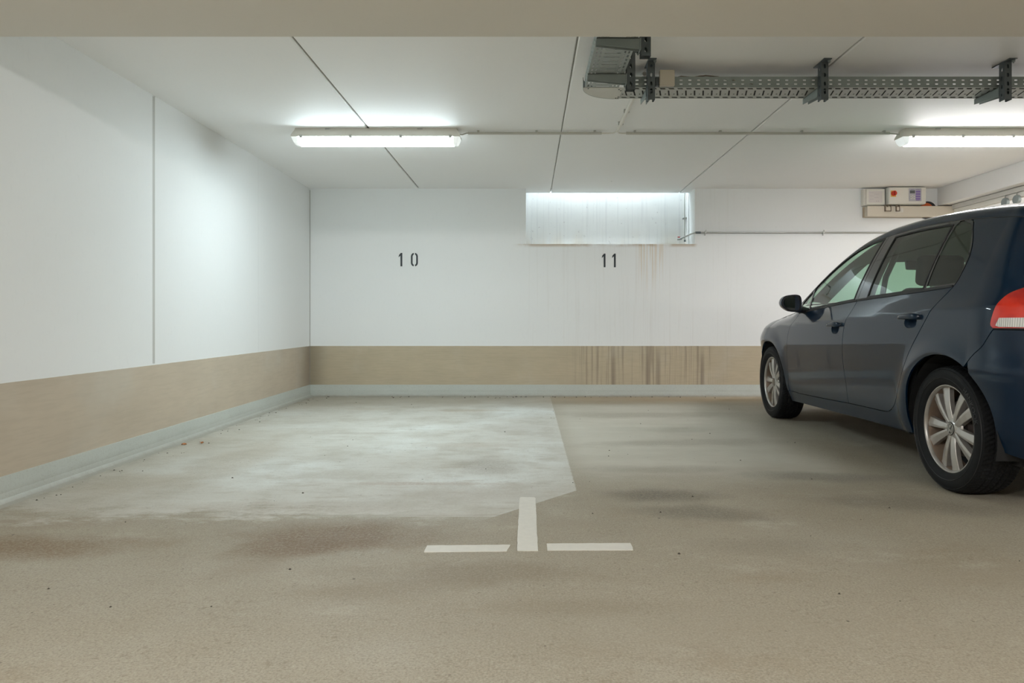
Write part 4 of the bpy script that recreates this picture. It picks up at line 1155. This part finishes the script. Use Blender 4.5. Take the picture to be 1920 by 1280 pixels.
# ---- roof, pillars, windscreen, bonnet
def strip_pts(t):
    s, w = S2(t, ZR(t if t > SR else t) - DEL(t))
    sl = (ZR(s + .01) - ZR(s - .01)) / .02
    n = Vector((-sl, 1.)).normalized(); d = DEL(s) * n.y
    z0 = ZR(s) - DEL(s)
    s, w = S2(t, z0)
    out = []
    P0 = Vector((w, s, z0)); P1 = Vector((w - .008, s + n.x * (d + .004), z0 + n.y * (d + .004))); P2 = Vector((w - .050, s + n.x * (d + .012), z0 + n.y * (d + .012)))
    for i in range(9):
        u = i / 8; q = P0 * (1 - u) ** 2 + P1 * 2 * u * (1 - u) + P2 * u * u; out.append(q)
    return out
BS = sp([-.5, .9, 1.3, 1.7, 2.1], [.0, .0, .055, .13, .215]); BZ = sp([-.5, -.2, .6, 1.3, 1.7, 2.12], [.040, .047, .055, .057, .045, .030])
NQ = 28
def cross(P2, t, dz=0., k=1.):
    out = []
    for i in range(NQ + 1):
        q = -1 + 2 * i / NQ
        out.append(Vector((P2.x * q * k, P2.y + BS(t) * (1 - q * q), P2.z + BZ(t) * (1 - abs(q) ** 2.3) + dz)))
    return out
HS = 1.355
def loft(name, rows, mat, parent=CAR, thick=None):
    V = [v for r in rows for v in r]; m = len(rows[0])
    Fc = [(i * m + j, i * m + j + 1, (i + 1) * m + j + 1, (i + 1) * m + j) for i in range(len(rows) - 1) for j in range(m - 1)]
    o = mesh(name, V, Fc, mat, parent, smooth=True)
    bm = bmesh.new(); bm.from_mesh(o.data); bmesh.ops.recalc_face_normals(bm, faces=bm.faces)
    up = sum(f.normal.z for f in bm.faces)
    if up < 0: bmesh.ops.reverse_faces(bm, faces=bm.faces)
    bm.to_mesh(o.data); bm.free()
    return o
ts = np.linspace(HS, -.44, 120).tolist(); rows = []
for t in ts:
    st = strip_pts(t); c = cross(st[-1], t)
    L_ = [Vector((-p.x, p.y, p.z)) for p in st[:-1]]; Rr = [Vector((p.x, p.y, p.z)) for p in st[:-1]][::-1]
    # cross runs from -w to +w
    rows.append(L_ + c + Rr)
roof = loft('roof', rows, M_PAINT)
for sd in (-1, 1):
    rows = []
    for t in np.linspace(2.13, HS, 60).tolist():
        st = strip_pts(t); c = cross(st[-1], t); edge = c[-1] if sd > 0 else c[0]; ins = c[-2] if sd > 0 else c[1]
        rows.append([Vector((sd * p.x, p.y, p.z)) for p in st] + [ins * .30 + edge * .70])
    loft('windscreen_pillar', rows, M_PAINT)
    # roof joint: thin dark line
    m = MB(); pts = []
    for t in np.linspace(2.10, -.40, 50).tolist():
        p = strip_pts(t)[0]; pts.append((sd * (p.x - .0005), p.y, p.z - .0008))
    m.tube(pts, .0026, 6); m.build('drip_moulding', M_RUB, CAR)
    # inner cover of the windscreen pillar and the roof side
    rows = []
    for t in np.linspace(2.05, -.35, 40).tolist():
        st = strip_pts(t); a, b = st[0], st[-1]
        n_ = Vector((b.y - a.y, b.z - a.z))
        rows.append([Vector((sd * (a.x - .030), a.y, a.z - .022)), Vector((sd * (a.x - .055), a.y, a.z - .004)), Vector((sd * (b.x - .035), b.y, b.z - .028)), Vector((sd * (b.x - .125), b.y - .0 - .04 * ss(1.3, 1.9, t), b.z - .048))])
    loft('pillar_trim', rows, M_LINER)
    # centre pillar and rear pillar covers
    panel('centre_pillar_trim', belt_line(1.06, .87, .0) + [(.86, ZR(.86) - .03), (.96, ZR(.96) - .03)], simple('pillar_grey_%d' % sd, (.12, .12, .115), .8), CAR, off=-.045, side=sd, gap=0, flange=0, res=.05)
rows = [[c for c in cross(strip_pts(t)[-1], t)] for t in np.linspace(2.13, HS, 26).tolist()]
# windscreen leaves the edge to the pillars
rows = [[r[0] * .70 + r[1] * .30] + r[1:-1] + [r[-1] * .70 + r[-2] * .30] for r in rows]
loft('windscreen', rows, M_GLASS)
rows = [[v for v in cross(strip_pts(t)[-1], t, -.030, .97)] for t in np.linspace(1.60, -.40, 36).tolist()]
loft('headliner', rows, M_LINER)
BSH = sp([2.1, 2.4, 2.9, 3.2], [.215, .15, .03, 0.])
rows = []
for t in np.linspace(2.155, TF - .002, 64).tolist():
    z = ZF(t); s, w = S2(t, z); r = []
    for i in range(NQ + 1):
        q = -1 + 2 * i / NQ
        q2 = math.copysign(abs(q) ** .8, q) if False else q
        r.append(Vector((w * q2, s + (BSH(t) if t < 3.2 else 0) * (1 - q * q), z + .070 * min(1, w / .7) ** 1.5 * (1 - abs(q) ** 2.2))))
    rows.append(r)
loft('bonnet', rows, M_PAINT)
# cowl and wipers
rows = []
for dt, dz in ((-.02, .0), (.06, -.012)):
    c = cross(strip_pts(2.13)[-1], 2.12)
    rows.append([Vector((p.x * .985, p.y + dt, p.z + dz - .004)) for p in c])
loft('cowl_panel', rows, M_BLACK)
# spoiler
rows = []
e = cross(strip_pts(-.43)[-1], -.43)
for dy, dz, kx in ((.02, .001, 1.0), (-.03, -.003, .995), (-.085, -.013, .965), (-.115, -.022, .93), (-.112, -.036, .93), (-.06, -.045, .95)):
    rows.append([Vector((p.x * kx, p.y + dy, p.z + dz)) for p in e])
loft('roof_spoiler', rows, M_PAINT)
# floor pan, engine bay, load floor
m = MB(); m.box(-.72, .72, -.34, 2.9, .185, .225, .01); m.build('floor_pan', M_UNDER, CAR)
m = MB(); m.box(-.50, .50, 2.12, 2.90, .22, .60, .02); m.build('engine_block', M_UNDER, CAR)
m = MB(); m.box(-.72, .72, 2.02, 2.14, .22, .88, .01); m.build('bulkhead', M_UNDER, CAR)
m = MB(); m.box(-.56, .56, -.60, .10, .35, .62, .02); m.box(-.74, .74, -.52, -.05, .93, .945, .004); m.build('parcel_shelf', M_TRIM, CAR)
for sg in (-1, 1): MB().box(sg * .66 - .1, sg * .66 + .1, -.50, .20, .88, .95, .01).build('shelf_side', M_TRIM, CAR)

# ---- interior
m = MB(); m.prism([(1.50, .60), (1.50, .82), (1.56, .90), (1.70, .935), (2.12, .925), (2.12, .60)], -.72, .72, 'x')
bmesh.ops.bevel(m.bm, geom=[e_ for e_ in m.bm.edges], offset=.02, segments=2, affect='EDGES'); m.build('dashboard', M_TRIM, CAR, smooth=40)
m = MB(); m.prism([(1.52, .88), (1.60, .955), (1.74, .955), (1.74, .88)], -.53, -.21, 'x'); bmesh.ops.bevel(m.bm, geom=[e_ for e_ in m.bm.edges], offset=.018, segments=2, affect='EDGES'); m.build('instrument_hood', M_TRIM, CAR, smooth=40)
def rbox(name, size, loc, rot, mat, parent, bev=.3, sub=2, taper=1.):
    bm = bmesh.new(); bmesh.ops.create_cube(bm, size=1)
    for v in bm.verts:
        v.co = Vector((v.co.x * size[0], v.co.y * size[1], v.co.z * size[2]))
        if v.co.z > 0: v.co.x *= taper
    bmesh.ops.bevel(bm, geom=list(bm.edges), offset=min(size) * bev, segments=4, affect='EDGES', profile=.6)
    me = bpy.data.meshes.new(name); bm.to_mesh(me); bm.free(); me.materials.append(mat)
    me.polygons.foreach_set('use_smooth', [True] * len(me.polygons))
    o = bpy.data.objects.new(name, me); COL.objects.link(o); o.parent = parent; o.location = loc; o.rotation_euler = rot
    return o
for x, dy in ((-.37, .135), (.37, .06)):
    b = rbox('front_seat', (.50, .13, .60), (x, .86 + dy, .74), (R(14), 0, 0), M_SEAT, CAR, .42, taper=.84)
    rbox('seat_cushion', (.50, .50, .16), (x, 1.14 + dy, .46), (R(-6), 0, 0), M_SEAT, CAR, .42)
    h = rbox('head_restraint', (.27, .10, .19), (x, .775 + dy, 1.14), (R(8), 0, 0), M_SEAT, CAR, .46)
    for dx in (-.05, .05): MB().tube([(x + dx, .785 + dy, 1.0), (x + dx, .78 + dy, 1.06)], .006, 8).build('restraint_rod', M_CHROME, CAR)
rbox('rear_seat', (1.30, .16, .60), (0, .08, .72), (R(20), 0, 0), M_SEAT, CAR, .4)
rbox('rear_cushion', (1.30, .50, .18), (0, .40, .44), (R(-4), 0, 0), M_SEAT, CAR, .4)
for x in (-.40, 0, .40): rbox('head_restraint', (.25, .09, .12), (x, -.045, 1.045), (R(12), 0, 0), M_SEAT, CAR, .46)
# steering wheel
V = []; Fc = []; n, m_ = 36, 8
for i in range(n):
    a = i * 2 * PI / n
    for j in range(m_):
        b = j * 2 * PI / m_; rr_ = .185 + .016 * math.cos(b)
        V.append((rr_ * math.cos(a), .016 * math.sin(b), rr_ * math.sin(a)))
for i in range(n):
    for j in range(m_): Fc.append((i * m_ + j, ((i + 1) % n) * m_ + j, ((i + 1) % n) * m_ + (j + 1) % m_, i * m_ + (j + 1) % m_))
st = mesh('steering_wheel', V, Fc, M_TRIM, CAR, smooth=True, loc=(-.37, 1.44, .82)); st.rotation_euler = (R(-24), 0, 0)
m = MB(); m.box(-.17, .17, -.012, .012, -.02, .02, .006); m.box(-.02, .02, -.012, .012, -.17, 0, .006); m.lathe([(-.03, .055), (.03, .065)], 20, 'y'); m.build('wheel_hub', M_TRIM, st)
rbox('interior_mirror', (.23, .03, .075), (-.055, 1.73, 1.24), (R(-8), 0, R(12)), M_BLACK, CAR, .45)
MB().tube([(-.03, 1.745, 1.25), (0, 1.84, 1.28)], .012, 8).build('mirror_stalk', M_BLACK, CAR)
for sd in (-1, 1):
    m = MB(); m.tube([(sd * .64, .90, 1.24), (sd * .70, .91, 1.10), (sd * .735, .93, .85)], .004, 4, radii=[.018, .018, .018]); m.build('seat_belt', M_BLACK, CAR)

# ---- wheels
def wheel(x, y, sd, yaw=0.):
    """rim face outward along local -x; origin at the hub"""
    RT, WT = .3095, .205
    w = empty('wheel', (x, y, .3055), 0 if sd < 0 else PI, parent=CAR)
    if yaw: w.rotation_euler = (0, 0, w.rotation_euler[2] + yaw)
    # tyre with a directional tread
    prof = [(-.078, .2085), (-.088, .216), (-.0965, .232), (-.1010, .250), (-.1025, .262), (-.1010, .276), (-.0955, .290), (-.0900, .2985)]
    tread = [(-.0855 + i * .171 / 30, RT - .0085 * abs(-1 + 2 * i / 30) ** 3.2) for i in range(31)]
    right = [(-a, r) for a, r in prof[::-1]]
    full = prof + tread + right; nt = len(prof)
    NA = 336; V = []; Fc = []
    for k_ in range(NA):
        th = 2 * PI * k_ / NA
        for j, (a, r) in enumerate(full):
            rr_ = r
            if nt <= j < nt + 31:
                i = j - nt; u = -1 + 2 * i / 30
                groove = i in (7, 12, 18, 23)
                ph = (k_ / 4. + abs(u) * 2.0 + (0 if u < 0 else .5)) % 1.0
                if groove: rr_ -= .006
                elif ph < .25: rr_ -= .0035
            elif abs(a) < .0985 and r > .283:
                if (k_ % 4) < 1: rr_ -= .0012
            if j in (3,): a -= .0008
            V.append((a, rr_ * math.sin(th), rr_ * math.cos(th)))
    m_ = len(full)
    for k_ in range(NA):
        for j in range(m_ - 1): Fc.append((k_ * m_ + j, ((k_ + 1) % NA) * m_ + j, ((k_ + 1) % NA) * m_ + j + 1, k_ * m_ + j + 1))
    ty = mesh('tyre', V, Fc, M_TYRE, w, smooth=True)
    ty.data.set_sharp_from_angle(angle=R(28))
    # raised lines and lettering on the outer sidewall
    m = MB(); m.lathe([(-.1032, .2455), (-.1045, .247), (-.1032, .2485)], 120, 'x'); m.lathe([(-.0975, .2880), (-.0995, .2893), (-.0965, .2905)], 120, 'x')
    for f in [f for f in m.bm.faces if len(f.verts) > 10]: m.bm.faces.remove(f)
    m.build('sidewall_ridge', M_TYRE2, w, smooth=60)
    lettering(w, 'HANKOOK', .2520, .0235, R(52), -.1036)
    # rim
    bar = MB(); bar.lathe([(-.080, .2095), (-.0835, .2165), (-.0805, .2175), (-.074, .210), (-.070, .2025), (-.055, .1985), (.07, .190), (.09, .2095), (.095, .2095)], 96, 'x')
    for f in [f for f in bar.bm.faces if len(f.verts) > 10]: bar.bm.faces.remove(f)
    bar.build('rim_barrel', M_BARREL, w, smooth=40)
    lip = MB(); lip.lathe([(-.0808, .2175), (-.0845, .2160), (-.0850, .2105), (-.0810, .2050), (-.0700, .2020), (-.066, .2030)], 96, 'x')
    for f in [f for f in lip.bm.faces if len(f.verts) > 10]: lip.bm.faces.remove(f)
    rim = lip.build('rim_lip', M_RIM, w, smooth=40)
    # ten spokes in five pairs
    for pair in range(5):
        base = R(48 + 72 * pair)
        for q in (-1, 1):
            a0 = base + q * R(19); a1 = base + q * R(14.5)
            V = []; st_ = 9
            for i in range(st_ + 1):
                t = i / st_
                hw = .0140 + .0110 * t + (.003 if t > .93 else 0)
                xx = -.066 - .006 * math.sin(PI * min(1, t * 1.1)) + .0 * t
                pa = Vector((.036 * math.cos(a0), .036 * math.sin(a0))); pb = Vector((.2065 * math.cos(a1), .2065 * math.sin(a1)))
                pc_ = pa + (pb - pa) * t; dr = (pb - pa).normalized(); c_, s_ = dr.x, dr.y
                # section: sharp inner crest (towards pair axis lower), outer facet
                for (dy, dx) in ((-1.0, .030), (-1.0, .001 if q > 0 else .0055), (-.35 * q, -.0022), (1.0, .0055 if q > 0 else .001), (1.0, .030)):
                    lat = dy * hw
                    V.append((xx + dx, -(pc_.x - lat * s_), pc_.y + lat * c_))
            Fc = [(i * 5 + j, i * 5 + (j + 1) % 5, (i + 1) * 5 + (j + 1) % 5, (i + 1) * 5 + j) for i in range(st_) for j in range(5)] + [(4, 3, 2, 1, 0), tuple(st_ * 5 + j for j in range(5))]
            o = mesh('spoke', V, Fc, M_RIM, w)
            bm = bmesh.new(); bm.from_mesh(o.data); bmesh.ops.recalc_face_normals(bm, faces=bm.faces)
            bmesh.ops.bevel(bm, geom=[e_ for e_ in bm.edges if e_.calc_face_angle(0) > .3], offset=.0015, segments=1, affect='EDGES')
            bm.to_mesh(o.data); bm.free()
        # bolt pocket
        c_, s_ = math.cos(base), math.sin(base); rb = .056
        bo = MB(); bo.lathe([(-.052, .0085), (-.030, .0095)], 6, 'x', (0, -rb * c_, rb * s_)); bo.build('wheel_bolt', M_DISC, w)
    hb = MB(); hb.lathe([(-.050, .072), (-.058, .068), (-.062, .050), (-.066, .040), (-.070, .0335), (-.066, .0325)], 40, 'x'); hb.build('hub_centre', M_RIM, w, smooth=30)
    cp = MB(); cp.lathe([(-.0695, .0315), (-.0715, .0305), (-.0720, .0250)], 40, 'x'); cap = cp.build('centre_cap', M_CAP, w, smooth=30)
    emblem(w, -.0722)
    ds = MB(); ds.lathe([(-.012, .136), (.0, .136)], 48, 'x'); ds.lathe([(-.030, .075), (-.012, .078)], 40, 'x'); ds.build('brake_disc', M_DISC, w, smooth=40)
    cal = MB(); cal.prism([(.070 * math.cos(a), .070 * math.sin(a)) for a in (.5, .9)] + [(.150 * math.cos(a), .150 * math.sin(a)) for a in (1.0, .7, .4)], -.035, .02, 'x'); cal.build('brake_caliper', M_DISC, w)
    bk = MB(); bk.lathe([(.03, .185), (.034, .185)], 40, 'x'); bk.build('brake_shield', M_UNDER, w)
    # turn the whole wheel a little so that a bolt pocket sits as in the picture
    return w
M_TYRE2 = simple('tyre_letter', (.026, .027, .029), .5)
def lettering(par, text, rad, hgt, a_start, x):
    cu = bpy.data.curves.new('lettering', 'FONT'); cu.body = text; cu.size = 1.0; cu.extrude = 0
    tmp = bpy.data.objects.new('tmp', cu); COL.objects.link(tmp)
    dg = bpy.context.evaluated_depsgraph_get(); dg.update()
    me = bpy.data.meshes.new_from_object(tmp.evaluated_get(dg))
    bpy.data.objects.remove(tmp, do_unlink=True); bpy.data.curves.remove(cu)
    xs = [v.co.x for v in me.vertices]; ys = [v.co.y for v in me.vertices]
    h = max(ys) - min(ys); sc = hgt / h; wd_ = (max(xs) - min(xs))
    for v in me.vertices:
        u = (v.co.x - min(xs)) * sc * 1.08; r = rad + (v.co.y - min(ys)) * sc
        a = a_start - u / (rad + hgt / 2)
        # seen from outside (looking along +x) the left hand side of the view is +y
        yy, zz = -r * math.cos(a), r * math.sin(a)
        v.co = Vector((x + max(0, (r - .262)) * .08, yy, zz))
    me.name = 'sidewall_lettering'; me.materials.clear(); me.materials.append(M_TYRE2)
    o = bpy.data.objects.new('sidewall_lettering', me); COL.objects.link(o); o.parent = par
    md = o.modifiers.new('thickness', 'SOLIDIFY'); md.thickness = .0012; md.offset = 0
def emblem(par, x):
    m = MB()
    def bar(p, q, w=.0052):
        p = (p[0] * 1.12, p[1] * 1.12); q = (q[0] * 1.12, q[1] * 1.12)
        d = Vector((q[0] - p[0], q[1] - p[1])).normalized(); n = Vector((-d.y, d.x)) * w / 2
        m.prism([(p[0] + n.x, p[1] + n.y), (p[0] - n.x, p[1] - n.y), (q[0] - n.x, q[1] - n.y), (q[0] + n.x, q[1] + n.y)], x - .0015, x, 'x')
    bar((-.0085, .0215), (0, .003)); bar((.0085, .0215), (0, .003))
    bar((-.0185, .0125), (-.0085, -.0185)); bar((.0185, .0125), (.0085, -.0185)); bar((-.0085, -.0185), (0, -.001)); bar((.0085, -.0185), (0, -.001))
    n = 40
    ro = [m.bm.verts.new((x - .0015, .0282 * math.cos(i * 2 * PI / n), .0282 * math.sin(i * 2 * PI / n))) for i in range(n)]
    ri = [m.bm.verts.new((x - .0015, .0245 * math.cos(i * 2 * PI / n), .0245 * math.sin(i * 2 * PI / n))) for i in range(n)]
    for i in range(n): m.bm.faces.new((ro[i], ro[(i + 1) % n], ri[(i + 1) % n], ri[i]))
    m.build('emblem', M_CHROME, par)
wheel(-.757, 0, -1); wheel(-.770, 2.578, -1); wheel(.757, 0, 1); wheel(.770, 2.578, 1)
